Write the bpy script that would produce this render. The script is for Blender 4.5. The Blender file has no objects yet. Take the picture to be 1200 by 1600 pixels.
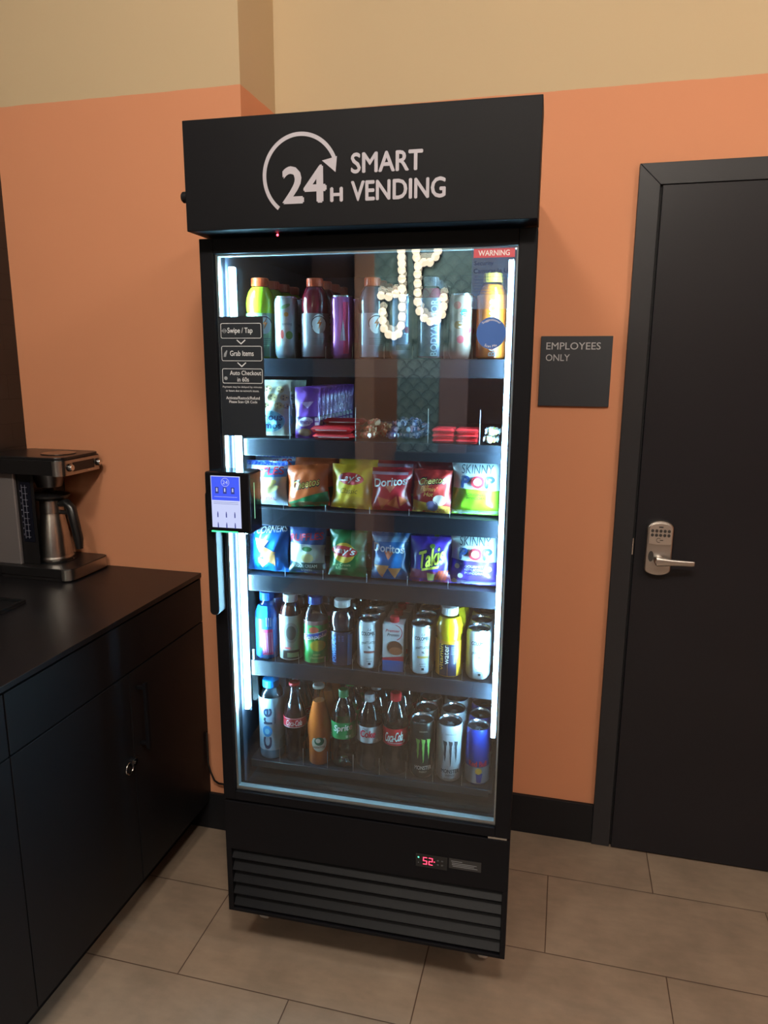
import bpy, bmesh, math, random
from mathutils import Vector, Matrix
random.seed(7)
PI = math.pi
SC = bpy.context.scene
COL = SC.collection

def lin(c):
    c = c / 255.0
    return c / 12.92 if c <= 0.04045 else ((c + 0.055) / 1.055) ** 2.4
def rgb(r, g, b): return (lin(r), lin(g), lin(b), 1.0)

# ------------------------------------------------------------------ camera
cam_d = bpy.data.cameras.new('camera')
cam = bpy.data.objects.new('camera', cam_d); COL.objects.link(cam)
cr, cu, cf = Vector((0.96964207, 0.24447958, 0.00489736)), Vector((-0.05467668, 0.19724809, 0.97882769)), Vector((-0.23833739, 0.94938028, -0.20462738))
m = Matrix.Identity(4)
for i in range(3):
    m[i][0] = cr[i]; m[i][1] = cu[i]; m[i][2] = -cf[i]
m[0][3], m[1][3], m[2][3] = 0.41446734, -2.19987117, 1.54335622
cam.matrix_world = m
cam_d.sensor_fit = 'VERTICAL'; cam_d.sensor_height = 24.0; cam_d.sensor_width = 18.0
cam_d.lens = 24.0 * 1120.3 / 1600.0
cam_d.clip_start = 0.02
SC.camera = cam

# ------------------------------------------------------------------ light levels
WORLD_STRENGTH = 0.22
KEY_POWER = 136.0         # the two downlights nearest the vending machine
FAR_FILL_POWER = 170.0
WARM = (1.0, 0.91, 0.80)
LED_STRENGTH = 215.0
BULB_STRENGTH = 13.0
SC.view_settings.view_transform = 'Standard'
SC.view_settings.look = 'None'
SC.view_settings.gamma = 1.0
SC.view_settings.use_curve_mapping = False
SC.view_settings.exposure = 0.0
SC.cycles.max_bounces = 8
SC.cycles.transparent_max_bounces = 24
SC.cycles.sample_clamp_indirect = 10.0
SC.cycles.caustics_reflective = False
SC.cycles.caustics_refractive = False
w = bpy.data.worlds.new('world'); SC.world = w; w.use_nodes = True
w.node_tree.nodes['Background'].inputs[0].default_value = (0.9, 0.72, 0.58, 1)
w.node_tree.nodes['Background'].inputs[1].default_value = WORLD_STRENGTH

# ------------------------------------------------------------------ materials
MATS = {}
def mk(name, col, rough=0.5, metal=0.0, coat=0.0, noise=0.0, nscale=8.0, bump=0.0, bscale=60.0, em=None, emst=0.0, spec=0.5, alpha=1.0):
    if name in MATS: return MATS[name]
    ma = bpy.data.materials.new(name); ma.use_nodes = True
    nt = ma.node_tree; b = nt.nodes['Principled BSDF']
    b.inputs['Base Color'].default_value = col
    b.inputs['Roughness'].default_value = rough
    b.inputs['Metallic'].default_value = metal
    b.inputs['Coat Weight'].default_value = coat
    b.inputs['Coat Roughness'].default_value = 0.12
    b.inputs['Specular IOR Level'].default_value = spec
    b.inputs['Alpha'].default_value = alpha
    if em:
        b.inputs['Emission Color'].default_value = em
        b.inputs['Emission Strength'].default_value = emst
    if noise > 0:
        tc = nt.nodes.new('ShaderNodeTexCoord'); n = nt.nodes.new('ShaderNodeTexNoise')
        n.inputs['Scale'].default_value = nscale; n.inputs['Detail'].default_value = 5
        r = nt.nodes.new('ShaderNodeMapRange')
        r.inputs[1].default_value = 0.3; r.inputs[2].default_value = 0.7
        r.inputs[3].default_value = 1 - noise; r.inputs[4].default_value = 1 + noise
        mx = nt.nodes.new('ShaderNodeVectorMath'); mx.operation = 'SCALE'
        mx.inputs[0].default_value = col[:3]
        nt.links.new(tc.outputs['Object'], n.inputs['Vector'])
        nt.links.new(n.outputs['Fac'], r.inputs[0]); nt.links.new(r.outputs[0], mx.inputs['Scale'])
        nt.links.new(mx.outputs[0], b.inputs['Base Color'])
    if bump > 0:
        tc = nt.nodes.new('ShaderNodeTexCoord'); n = nt.nodes.new('ShaderNodeTexNoise')
        n.inputs['Scale'].default_value = bscale; n.inputs['Detail'].default_value = 3
        bp = nt.nodes.new('ShaderNodeBump'); bp.inputs['Strength'].default_value = bump; bp.inputs['Distance'].default_value = 0.002
        nt.links.new(tc.outputs['Object'], n.inputs['Vector'])
        nt.links.new(n.outputs['Fac'], bp.inputs['Height']); nt.links.new(bp.outputs[0], b.inputs['Normal'])
    MATS[name] = ma
    return ma

def clear(name, tint=(1, 1, 1, 1), ior=1.5, rough=0.02, scale=1.0):
    """thin clear sheet: passes light straight through, mirrors by Fresnel"""
    if name in MATS: return MATS[name]
    ma = bpy.data.materials.new(name); ma.use_nodes = True
    nt = ma.node_tree; nt.nodes.clear()
    o = nt.nodes.new('ShaderNodeOutputMaterial'); mix = nt.nodes.new('ShaderNodeMixShader')
    t = nt.nodes.new('ShaderNodeBsdfTransparent'); g = nt.nodes.new('ShaderNodeBsdfGlossy')
    f = nt.nodes.new('ShaderNodeFresnel'); mu = nt.nodes.new('ShaderNodeMath'); mu.operation = 'MULTIPLY'
    mu.use_clamp = True
    t.inputs[0].default_value = tint; g.inputs['Color'].default_value = (1, 1, 1, 1); g.inputs['Roughness'].default_value = rough
    f.inputs['IOR'].default_value = ior; mu.inputs[1].default_value = scale
    nt.links.new(f.outputs[0], mu.inputs[0]); nt.links.new(mu.outputs[0], mix.inputs[0])
    nt.links.new(t.outputs[0], mix.inputs[1]); nt.links.new(g.outputs[0], mix.inputs[2])
    nt.links.new(mix.outputs[0], o.inputs[0])
    MATS[name] = ma
    return ma

def emis(name, col, st): 
    return mk(name, (0.02, 0.02, 0.02, 1), 0.5, em=col, emst=st)

def paint(r, g, b, rough=0.45, coat=0.0):
    return mk('paint_%d_%d_%d_%d_%d' % (r, g, b, int(rough * 100), int(coat * 100)), rgb(r, g, b), rough, coat=coat)
def foil(r, g, b): return mk('film_%d_%d_%d' % (r, g, b), rgb(r, g, b), 0.33, coat=0.35, bump=0.25, bscale=55.0)
def ink(r, g, b): return mk('ink_%d_%d_%d' % (r, g, b), rgb(r, g, b), 0.4, coat=0.2)

def wall_paint(name, zsplit=2.27):
    ma = bpy.data.materials.new(name); ma.use_nodes = True
    nt = ma.node_tree; b = nt.nodes['Principled BSDF']; b.inputs['Roughness'].default_value = 0.75
    b.inputs['Specular IOR Level'].default_value = 0.25
    g = nt.nodes.new('ShaderNodeNewGeometry'); s = nt.nodes.new('ShaderNodeSeparateXYZ')
    n = nt.nodes.new('ShaderNodeTexNoise'); n.inputs['Scale'].default_value = 14; n.inputs['Detail'].default_value = 3
    a = nt.nodes.new('ShaderNodeMath'); a.operation = 'MULTIPLY_ADD'; a.inputs[1].default_value = 0.006
    gt = nt.nodes.new('ShaderNodeMath'); gt.operation = 'GREATER_THAN'; gt.inputs[1].default_value = zsplit + 0.003
    mix = nt.nodes.new('ShaderNodeMix'); mix.data_type = 'RGBA'
    mix.inputs['A'].default_value = rgb(212, 145, 108); mix.inputs['B'].default_value = rgb(198, 176, 141)
    n2 = nt.nodes.new('ShaderNodeTexNoise'); n2.inputs['Scale'].default_value = 220; n2.inputs['Detail'].default_value = 2
    bp = nt.nodes.new('ShaderNodeBump'); bp.inputs['Strength'].default_value = 0.12; bp.inputs['Distance'].default_value = 0.001
    L = nt.links.new
    L(g.outputs['Position'], s.inputs[0]); L(g.outputs['Position'], n.inputs['Vector']); L(g.outputs['Position'], n2.inputs['Vector'])
    L(n.outputs['Fac'], a.inputs[0]); L(s.outputs['Z'], a.inputs[2]); L(a.outputs[0], gt.inputs[0])
    L(gt.outputs[0], mix.inputs['Factor']); L(mix.outputs['Result'], b.inputs['Base Color'])
    L(n2.outputs['Fac'], bp.inputs['Height']); L(bp.outputs[0], b.inputs['Normal'])
    return ma

def floor_mat():
    ma = bpy.data.materials.new('stone_tile'); ma.use_nodes = True
    nt = ma.node_tree; b = nt.nodes['Principled BSDF']; L = nt.links.new
    g = nt.nodes.new('ShaderNodeNewGeometry'); mp = nt.nodes.new('ShaderNodeMapping')
    mp.inputs['Location'].default_value = (-0.439 + 0.3048 + 6.096, 0.508 + 6.096, 0)
    br = nt.nodes.new('ShaderNodeTexBrick')
    br.inputs['Scale'].default_value = 1.0; br.inputs['Brick Width'].default_value = 0.6096; br.inputs['Row Height'].default_value = 0.3048
    br.inputs['Mortar Size'].default_value = 0.0016; br.inputs['Mortar Smooth'].default_value = 0.3; br.inputs['Bias'].default_value = 0
    br.inputs['Color1'].default_value = rgb(134, 118, 102); br.inputs['Color2'].default_value = rgb(126, 109, 93)
    br.inputs['Mortar'].default_value = rgb(70, 52, 42)
    n = nt.nodes.new('ShaderNodeTexNoise'); n.inputs['Scale'].default_value = 5.5; n.inputs['Detail'].default_value = 8; n.inputs['Roughness'].default_value = 0.62
    r = nt.nodes.new('ShaderNodeMapRange'); r.inputs[1].default_value = 0.3; r.inputs[2].default_value = 0.72; r.inputs[3].default_value = 0.78; r.inputs[4].default_value = 1.16
    n2 = nt.nodes.new('ShaderNodeTexNoise'); n2.inputs['Scale'].default_value = 45; n2.inputs['Detail'].default_value = 6
    mp2 = nt.nodes.new('ShaderNodeMapping'); mp2.inputs['Scale'].default_value = (0.35, 1.0, 1.0)
    r2 = nt.nodes.new('ShaderNodeMapRange'); r2.inputs[1].default_value = 0.3; r2.inputs[2].default_value = 0.7; r2.inputs[3].default_value = 0.93; r2.inputs[4].default_value = 1.07
    mu = nt.nodes.new('ShaderNodeMath'); mu.operation = 'MULTIPLY'
    sc = nt.nodes.new('ShaderNodeVectorMath'); sc.operation = 'SCALE'
    L(g.outputs['Position'], mp.inputs[0]); L(mp.outputs[0], br.inputs['Vector'])
    L(g.outputs['Position'], n.inputs['Vector']); L(g.outputs['Position'], mp2.inputs[0]); L(mp2.outputs[0], n2.inputs['Vector'])
    L(n.outputs['Fac'], r.inputs[0]); L(n2.outputs['Fac'], r2.inputs[0]); L(r.outputs[0], mu.inputs[0]); L(r2.outputs[0], mu.inputs[1])
    L(br.outputs['Color'], sc.inputs[0]); L(mu.outputs[0], sc.inputs['Scale']); L(sc.outputs[0], b.inputs['Base Color'])
    b.inputs['Roughness'].default_value = 0.5
    bp = nt.nodes.new('ShaderNodeBump'); bp.inputs['Strength'].default_value = 0.5; bp.inputs['Distance'].default_value = 0.002; bp.invert = True
    L(br.outputs['Fac'], bp.inputs['Height']); L(bp.outputs[0], b.inputs['Normal'])
    return ma

def scallop_mat():
    """teal fish-scale tile: overlapping discs in staggered rows"""
    ma = bpy.data.materials.new('scallop_tile'); ma.use_nodes = True
    nt = ma.node_tree; b = nt.nodes['Principled BSDF']; L = nt.links.new
    g = nt.nodes.new('ShaderNodeNewGeometry'); s = nt.nodes.new('ShaderNodeSeparateXYZ'); L(g.outputs['Position'], s.inputs[0])
    def M(op, a, bb=None, c=None):
        x = nt.nodes.new('ShaderNodeMath'); x.operation = op
        for i, v in enumerate((a, bb, c)):
            if v is None: continue
            if isinstance(v, (int, float)): x.inputs[i].default_value = v
            else: L(v, x.inputs[i])
        return x.outputs[0]
    R = 0.054; H = 0.054     # disc radius, row height
    val = None
    zr = M('DIVIDE', s.outputs['Z'], H)
    row = M('FLOOR', zr)
    tops = []
    for k in (1, 0, -1):
        rk = M('ADD', row, k)
        par = M('MULTIPLY', M('FLOORED_MODULO', rk, 2.0), R)
        xs = M('SUBTRACT', M('FLOORED_MODULO', M('ADD', s.outputs['X'], par), 2 * R), R)
        dz = M('SUBTRACT', s.outputs['Z'], M('MULTIPLY', rk, H))
        d = M('SQRT', M('ADD', M('MULTIPLY', xs, xs), M('MULTIPLY', dz, dz)))
        tops.append(M('DIVIDE', d, R))
    # lowest row overlaps the ones above: choose first disc (from below) that covers the point
    a1, a0, am = tops
    in_m = M('LESS_THAN', am, 1.0); in_0 = M('LESS_THAN', a0, 1.0)
    v = M('ADD', M('MULTIPLY', in_0, a0), M('MULTIPLY', M('SUBTRACT', 1.0, in_0), a1))
    v = M('ADD', M('MULTIPLY', in_m, am), M('MULTIPLY', M('SUBTRACT', 1.0, in_m), v))
    cr_ = nt.nodes.new('ShaderNodeValToRGB'); L(v, cr_.inputs[0])
    cr_.color_ramp.elements[0].position = 0.0; cr_.color_ramp.elements[0].color = rgb(190, 232, 240)
    cr_.color_ramp.elements[1].position = 1.0; cr_.color_ramp.elements[1].color = rgb(40, 66, 76)
    e = cr_.color_ramp.elements.new(0.84); e.color = rgb(130, 176, 188)
    L(cr_.outputs[0], b.inputs['Base Color']); b.inputs['Roughness'].default_value = 0.3
    return ma

def tile_wall_mat():
    ma = bpy.data.materials.new('black_stacked_tile'); ma.use_nodes = True
    nt = ma.node_tree; b = nt.nodes['Principled BSDF']; L = nt.links.new
    g = nt.nodes.new('ShaderNodeNewGeometry'); s = nt.nodes.new('ShaderNodeSeparateXYZ'); c = nt.nodes.new('ShaderNodeCombineXYZ')
    br = nt.nodes.new('ShaderNodeTexBrick'); br.offset = 0.5
    br.inputs['Scale'].default_value = 1.0; br.inputs['Brick Width'].default_value = 0.3; br.inputs['Row Height'].default_value = 0.075
    br.inputs['Mortar Size'].default_value = 0.0015
    br.inputs['Color1'].default_value = rgb(34, 31, 30); br.inputs['Color2'].default_value = rgb(40, 36, 34); br.inputs['Mortar'].default_value = rgb(20, 18, 18)
    L(g.outputs['Position'], s.inputs[0]); L(s.outputs['Y'], c.inputs['X']); L(s.outputs['Z'], c.inputs['Y']); L(c.outputs[0], br.inputs['Vector'])
    L(br.outputs['Color'], b.inputs['Base Color']); b.inputs['Roughness'].default_value = 0.35
    bp = nt.nodes.new('ShaderNodeBump'); bp.inputs['Strength'].default_value = 0.4; bp.inputs['Distance'].default_value = 0.002; bp.invert = True
    L(br.outputs['Fac'], bp.inputs['Height']); L(bp.outputs[0], b.inputs['Normal'])
    return ma

# ------------------------------------------------------------------ mesh builder
_TXT = {}
def text2d(s, bold=0.0, shear=0.0):
    k = (s, bold, shear)
    if k in _TXT: return _TXT[k]
    cu_ = bpy.data.curves.new('t', 'FONT'); cu_.body = s; cu_.offset = bold; cu_.shear = shear; cu_.resolution_u = 3
    cu_.align_x = 'CENTER'
    if '\n' in s: cu_.space_line = 0.85
    ob = bpy.data.objects.new('t', cu_); COL.objects.link(ob)
    dg = bpy.context.evaluated_depsgraph_get()
    me = bpy.data.meshes.new_from_object(ob.evaluated_get(dg))
    V = [(v.co.x, v.co.y) for v in me.vertices]; F = [tuple(p.vertices) for p in me.polygons]
    bpy.data.objects.remove(ob); bpy.data.curves.remove(cu_); bpy.data.meshes.remove(me)
    x0 = min(v[0] for v in V); x1 = max(v[0] for v in V); y0 = min(v[1] for v in V); y1 = max(v[1] for v in V)
    V = [((x - x0) / (x1 - x0), (y - y0) / (y1 - y0)) for x, y in V]
    _TXT[k] = (V, F)
    return _TXT[k]

def sub2d(V, F, L):
    bm = bmesh.new(); vs = [bm.verts.new((x, y, 0)) for x, y in V]
    for f in F:
        try: bm.faces.new([vs[i] for i in f])
        except ValueError: pass
    bmesh.ops.triangulate(bm, faces=bm.faces[:])
    for _ in range(4):
        es = [e for e in bm.edges if e.calc_length() > L]
        if not es or len(bm.verts) > 6000: break
        bmesh.ops.subdivide_edges(bm, edges=es, cuts=1)
        bmesh.ops.triangulate(bm, faces=[f for f in bm.faces if len(f.verts) > 3])
    bm.verts.index_update()
    V2 = [(v.co.x, v.co.y) for v in bm.verts]; F2 = [tuple(v.index for v in f.verts) for f in bm.faces]
    bm.free()
    return V2, F2

def front(v): return lambda x, y, o=0.0: (x, v - o, y)
def cyl(r): return lambda x, y, o=0.0: ((r + o) * math.sin(x / r), -(r + o) * math.cos(x / r), y)

class MB:
    def __init__(s): s.v = []; s.f = []; s.m = []; s.mats = []; s.sm = []
    def mi(s, mat):
        if mat not in s.mats: s.mats.append(mat)
        return s.mats.index(mat)
    def add(s, V, F, mat, smooth=True):
        o = len(s.v); s.v += [tuple(p) for p in V]; i = s.mi(mat)
        for f in F: s.f.append(tuple(a + o for a in f)); s.m.append(i); s.sm.append(smooth)
        return s
    def box(s, x0, x1, y0, y1, z0, z1, mat, fn=None):
        V = [(x, y, z) for x in (x0, x1) for y in (y0, y1) for z in (z0, z1)]
        if fn: V = [fn(p) for p in V]
        return s.add(V, [(0, 1, 3, 2), (4, 6, 7, 5), (0, 4, 5, 1), (2, 3, 7, 6), (0, 2, 6, 4), (1, 5, 7, 3)], mat, False)
    def lathe(s, prof, mat, n=28, c=(0, 0, 0), closed_top=True, seg_mats=None):
        V = []; F = []; ring = []
        for r, z in prof:
            if r <= 1e-6: ring.append([len(V)]); V.append((c[0], c[1], c[2] + z))
            else:
                ring.append(list(range(len(V), len(V) + n)))
                V += [(c[0] + r * math.cos(2 * PI * k / n), c[1] + r * math.sin(2 * PI * k / n), c[2] + z) for k in range(n)]
        o = len(s.v); s.v += V
        for i in range(len(prof) - 1):
            a, b = ring[i], ring[i + 1]; mm = s.mi(seg_mats[i] if seg_mats else mat)
            for k in range(n):
                k2 = (k + 1) % n
                if len(a) == 1 and len(b) == 1: continue
                if len(a) == 1: f = (a[0], b[k2], b[k])
                elif len(b) == 1: f = (a[k], a[k2], b[0])
                else: f = (a[k], a[k2], b[k2], b[k])
                s.f.append(tuple(q + o for q in f)); s.m.append(mm); s.sm.append(True)
        return s
    def tube(s, pts, r, mat, n=10, rs=None, caps=True):
        P = [Vector(p) for p in pts]; V = []; F = []; up = None
        for i, p in enumerate(P):
            d = (P[min(i + 1, len(P) - 1)] - P[max(i - 1, 0)]).normalized()
            if up is None: up = Vector((0, 0, 1)) if abs(d.z) < 0.9 else Vector((1, 0, 0))
            a = d.cross(up).normalized(); b = a.cross(d).normalized(); up = b
            rr = rs[i] if rs else r
            V += [p + a * rr * math.cos(2 * PI * k / n) + b * rr * math.sin(2 * PI * k / n) for k in range(n)]
        for i in range(len(P) - 1):
            for k in range(n):
                k2 = (k + 1) % n; F.append((i * n + k, i * n + k2, (i + 1) * n + k2, (i + 1) * n + k))
        if caps: F.append(tuple(range(n - 1, -1, -1))); F.append(tuple((len(P) - 1) * n + k for k in range(n)))
        return s.add(V, F, mat)
    def prism(s, poly, h0, h1, mat, fn):
        """poly 2d (x,y) extruded along fn's offset from h0 to h1"""
        n = len(poly); V = [fn(x, y, h0) for x, y in poly] + [fn(x, y, h1) for x, y in poly]
        F = [tuple(range(n - 1, -1, -1)), tuple(range(n, 2 * n))] + [(k, (k + 1) % n, n + (k + 1) % n, n + k) for k in range(n)]
        return s.add(V, F, mat, False)
    def poly(s, pts, mat, fn, o=0.0005, sub=None):
        V, F = list(pts), [tuple(range(len(pts)))]
        if sub: V, F = sub2d(V, F, sub)
        return s.add([fn(x, y, o) for x, y in V], F, mat, False)
    def ellipse(s, cx, cy, rx, ry, mat, fn, o=0.0005, sub=None, n=28, rot=0.0, a0=0, a1=2 * PI):
        c_, s_ = math.cos(rot), math.sin(rot)
        P = []
        for k in range(n):
            t = a0 + (a1 - a0) * k / n; x, y = rx * math.cos(t), ry * math.sin(t)
            P.append((cx + x * c_ - y * s_, cy + x * s_ + y * c_))
        return s.poly(P, mat, fn, o, sub)
    def arc(s, cx, cy, r, wd, t0, t1, mat, fn, o=0.0005, n=32):
        V = []; F = []
        for k in range(n + 1):
            t = t0 + (t1 - t0) * k / n
            for q in (r - wd / 2, r + wd / 2): V.append(fn(cx + q * math.cos(t), cy + q * math.sin(t), o))
        for k in range(n): F.append((2 * k, 2 * k + 1, 2 * k + 3, 2 * k + 2))
        return s.add(V, F, mat, False)
    def text(s, t, x0, x1, y0, y1, mat, fn, o=0.0007, bold=0.0, shear=0.0, sub=None, up=False, warp=None, fat=0.0):
        if bold > 0 and not fat:
            fat = bold * abs((x1 - x0) if up else (y1 - y0)) * 1.0; bold = 0.0
        if fat:
            bold = 0.0
            for q, (dx, dy) in enumerate(((-fat, 0), (fat, 0), (0, fat), (0, -fat))): s.text(t, x0 + fat + dx, x1 - fat + dx, y0 + dy, y1 + dy, mat, fn, o + q * 0.00006, bold, shear, sub, up, warp)
            return s
        V, F = text2d(t, bold, shear)
        if up: V = [(x0 + (1 - b) * (x1 - x0), y0 + a * (y1 - y0)) for a, b in V]
        else: V = [(x0 + a * (x1 - x0), y0 + b * (y1 - y0)) for a, b in V]
        if sub: V, F = sub2d(V, F, sub)
        if warp: V = [warp(x, y) for x, y in V]
        return s.add([fn(x, y, o) for x, y in V], F, mat, False)
    def build(s, name, parent=None, loc=None, bevel=0.0, ang=40, rotz=0.0, bseg=2):
        me = bpy.data.meshes.new(name); me.from_pydata(s.v, [], s.f)
        for ma in s.mats: me.materials.append(ma)
        for i, p in enumerate(me.polygons): p.material_index = s.m[i]; p.use_smooth = s.sm[i]
        me.update()
        if any(s.sm): me.set_sharp_from_angle(angle=math.radians(ang))
        ob = bpy.data.objects.new(name, me); COL.objects.link(ob)
        if parent: ob.parent = parent
        if loc: ob.location = loc
        ob.rotation_euler[2] = rotz
        if bevel > 0:
            b = ob.modifiers.new('bevel', 'BEVEL'); b.width = bevel; b.segments = bseg; b.limit_method = 'ANGLE'; b.angle_limit = math.radians(50)
        return ob

def tag(o, label, cat, group=None, kind=None):
    o['label'] = label; o['category'] = cat
    if group: o['group'] = group
    if kind: o['kind'] = kind
    return o
def struct(o): o['kind'] = 'structure'; return o
def empty(name, loc=(0, 0, 0), rotz=0.0):
    o = bpy.data.objects.new(name, None); COL.objects.link(o); o.location = loc; o.rotation_euler[2] = rotz
    o.empty_display_size = 0.05
    return o
def copy_tree(o, parent=None):
    c = o.copy(); COL.objects.link(c)
    if parent: c.parent = parent
    for ch in list(o.children): copy_tree(ch, c)
    return c

def rrect(x0, x1, y0, y1, r, n=5):
    P = []
    for cx, cy, a in ((x1 - r, y0 + r, -PI / 2), (x1 - r, y1 - r, 0), (x0 + r, y1 - r, PI / 2), (x0 + r, y0 + r, PI)):
        for k in range(n + 1): t = a + (PI / 2) * k / n; P.append((cx + r * math.cos(t), cy + r * math.sin(t)))
    return P

# common materials
BLACK = mk('black_powder_coat', rgb(14, 14, 18), 0.52, noise=0.04, bump=0.06, bscale=500, spec=0.14)
BLACK_DOOR = mk('black_door_paint', rgb(30, 29, 33), 0.38, noise=0.05, nscale=3, spec=0.25)
BLACK_GLOSS = mk('black_gloss', rgb(16, 17, 20), 0.12)
BLACK_MATTE = mk('black_matte', rgb(15, 16, 19), 0.6, spec=0.25)
LINER = mk('cooler_liner', rgb(58, 62, 74), 0.42, spec=0.35)
RAIL = mk('shelf_rail', rgb(30, 33, 40), 0.22)
STEEL = mk('brushed_steel', rgb(175, 170, 165), 0.28, metal=1.0, noise=0.05, nscale=40)
NICKEL = mk('satin_nickel', rgb(190, 184, 178), 0.34, metal=1.0, noise=0.03, nscale=30)
CHROME = mk('chrome', rgb(210, 210, 212), 0.12, metal=1.0)
SPACER = mk('aluminium_spacer', rgb(222, 228, 230), 0.35, metal=0.35)
CABINET = mk('black_laminate', rgb(15, 16, 20), 0.5, noise=0.05, spec=0.25)
COUNTER = mk('black_worktop', rgb(22, 21, 23), 0.35, noise=0.08, nscale=5, spec=0.4)
WHITE_VINYL = mk('pale_vinyl', rgb(172, 168, 178), 0.6)
WHITE = ink(232, 232, 232)
ACRYLIC = clear('clear_acrylic', (0.97, 0.98, 0.99, 1), 1.45, 0.03)
PET = clear('clear_plastic', (0.82, 0.86, 0.88, 1), 1.55, 0.06)
ALU = mk('can_aluminium', rgb(205, 208, 212), 0.25, metal=1.0)
ALU_D = mk('can_opening', rgb(40, 42, 44), 0.4, metal=0.6)

# ------------------------------------------------------------------ room
WALL = wall_paint('two_tone_wall_paint')
b = MB(); b.box(-3.2, 3.6, -4.5, 0.1, -0.1, 0, floor_mat()); struct(b.build('floor'))
CEIL = mk('ceiling_paint', rgb(190, 180, 165), 0.9)
b = MB(); b.box(-1.4, 3.6, -4.5, 0.1, 3.2, 3.3, CEIL); struct(b.build('ceiling'))
b = MB(); b.box(-0.4803, 3.6, 0, 0.1, 0, 3.2, WALL); struct(b.build('wall_back'))
b = MB(); b.box(-1.2667, -0.4803, -0.2432, 0.1, 0, 3.2, WALL); struct(b.build('wall_back_projection'))
b = MB(); b.box(-1.4, -1.2667, -4.5, 0.1, 0, 3.2, tile_wall_mat()); struct(b.build('wall_left'))
b = MB(); b.box(3.6, 3.7, -4.5, 0.1, 0, 3.2, WALL); struct(b.build('wall_right'))
# the wall behind the camera, seen only as a reflection in the cooler's glass
DKB = mk('dark_brown_wall', rgb(96, 74, 70), 0.7)
b = MB(); b.box(-1.4, 3.7, -4.6, -4.5, 0, 3.2, DKB); struct(b.build('wall_front'))
b = MB(); b.box(-0.78, -0.09, -4.5, -4.42, 1.62, 3.2, scallop_mat()); b.box(-0.61, -0.30, -4.5, -4.42, 0.9, 1.62, scallop_mat() if False else b.mats[0]); struct(b.build('trim_1'))
b = MB(); b.box(-0.92, -0.78, -4.5, -4.40, 0, 3.2, mk('brown_pilaster', rgb(214, 172, 150), 0.7)); struct(b.build('trim_2'))
b = MB(); b.box(-0.30, -0.10, -4.5, -4.41, 0.9, 1.62, mk('mauve_panel', rgb(170, 150, 158), 0.7)); struct(b.build('trim_3'))
b = MB(); b.box(-0.78, -0.61, -4.5, -4.41, 0.0, 1.62, mk('tan_panel', rgb(170, 128, 108), 0.7)); struct(b.build('trim_4'))
b = MB(); b.box(-0.61, 0.6, -4.5, -4.35, 0.0, 0.9, mk('slate_panel', rgb(70, 84, 102), 0.6)); struct(b.build('trim_5'))

# baseboards
BB = mk('black_baseboard', rgb(22, 23, 27), 0.45, spec=0.3)
b = MB(); b.box(-0.4803, 0.5721, -0.012, 0, 0, 0.137, BB); struct(b.build('baseboard_back', bevel=0.002))
b = MB(); b.box(-1.2667, -0.4683, -0.2552, -0.2432, 0, 0.132, BB); b.box(-0.4803, -0.4683, -0.2432, -0.012, 0, 0.132, BB); struct(b.build('baseboard_projection', bevel=0.002))
b = MB(); b.box(1.66, 3.6, -0.012, 0, 0, 0.137, BB); struct(b.build('baseboard_right', bevel=0.002))

# door with casing
CAS = mk('door_casing_paint', rgb(42, 42, 45), 0.42, spec=0.3)
b = MB(); fn = front(0.0)
x0, x1, xi0, xi1, zt, zi = 0.5721, 1.66, 0.6276, 1.6045, 2.0699, 2.0144
b.prism([(x0, 0), (xi0, 0), (xi0, zi), (x0, zt)], 0, 0.016, CAS, fn)
b.prism([(xi1, 0), (x1, 0), (x1, zt), (xi1, zi)], 0, 0.016, CAS, fn)
b.prism([(x0 + 0.0008, zt), (xi0 + 0.0008, zi), (xi1, zi), (x1, zt)], 0, 0.0157, CAS, fn)
struct(b.build('trim_6', bevel=0.0012))
b = MB(); b.box(xi0 - 0.004, xi1 + 0.004, -0.0022, -0.0004, 0.0, zi + 0.004, mk('jamb_shadow_gap', rgb(16, 15, 17), 0.7)); struct(b.build('trim_7'))
b = MB(); b.box(xi0 + 0.006, xi1 - 0.006, -0.022, -0.0025, 0.006, zi - 0.003, BLACK_DOOR)
door = struct(b.build('door_1', bevel=0.0015))
door['label'] = 'plain black door with a keypad lever lock right of the sign'
b = MB(); b.box(xi0 + 0.0005, xi0 + 0.0035, -0.012, -0.001, 0.985, 1.035, CHROME); b.build('strike_plate', door)
# keypad lock
lk = MB(); cxl = 0.699
def stadium(x0, x1, z0, z1, top, bot, n=14):
    P = []
    cx_, hw = (x0 + x1) / 2, (x1 - x0) / 2
    for k in range(n + 1): t = PI + PI * k / n; P.append((cx_ + hw * math.cos(t), z0 + bot + bot * math.sin(t)))
    for k in range(n + 1): t = PI * k / n; P.append((cx_ + hw * math.cos(t), z1 - top + top * math.sin(t)))
    return P
lk.prism(stadium(cxl - 0.036, cxl + 0.036, 0.935, 1.098, 0.022, 0.018), 0.022, 0.046, NICKEL, fn)
lock = lk.build('keypad_lock', door, bevel=0.004, bseg=3)
lock['label'] = 'satin nickel keypad lock body'
kp = MB(); kp.prism(stadium(cxl - 0.031, cxl + 0.031, 1.030, 1.093, 0.016, 0.003), 0.046, 0.054, mk('keypad_face', rgb(214, 206, 198), 0.3, metal=0.9), fn)
KB = mk('rubber_button', rgb(52, 50, 48), 0.5)
for r_ in range(2):
    for c_ in range(5):
        cx_ = cxl - 0.0225 + c_ * 0.01125; cz_ = 1.0705 - r_ * 0.0125
        P = [(cx_ + 0.0043 * math.cos(2 * PI * k / 14), cz_ + 0.0048 * math.sin(2 * PI * k / 14)) for k in range(14)]
        kp.prism(P, 0.054, 0.0555, KB, fn)
kp.box(cxl - 0.006, cxl + 0.006, -0.0552, -0.054, 1.080, 1.084, KB)
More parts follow.
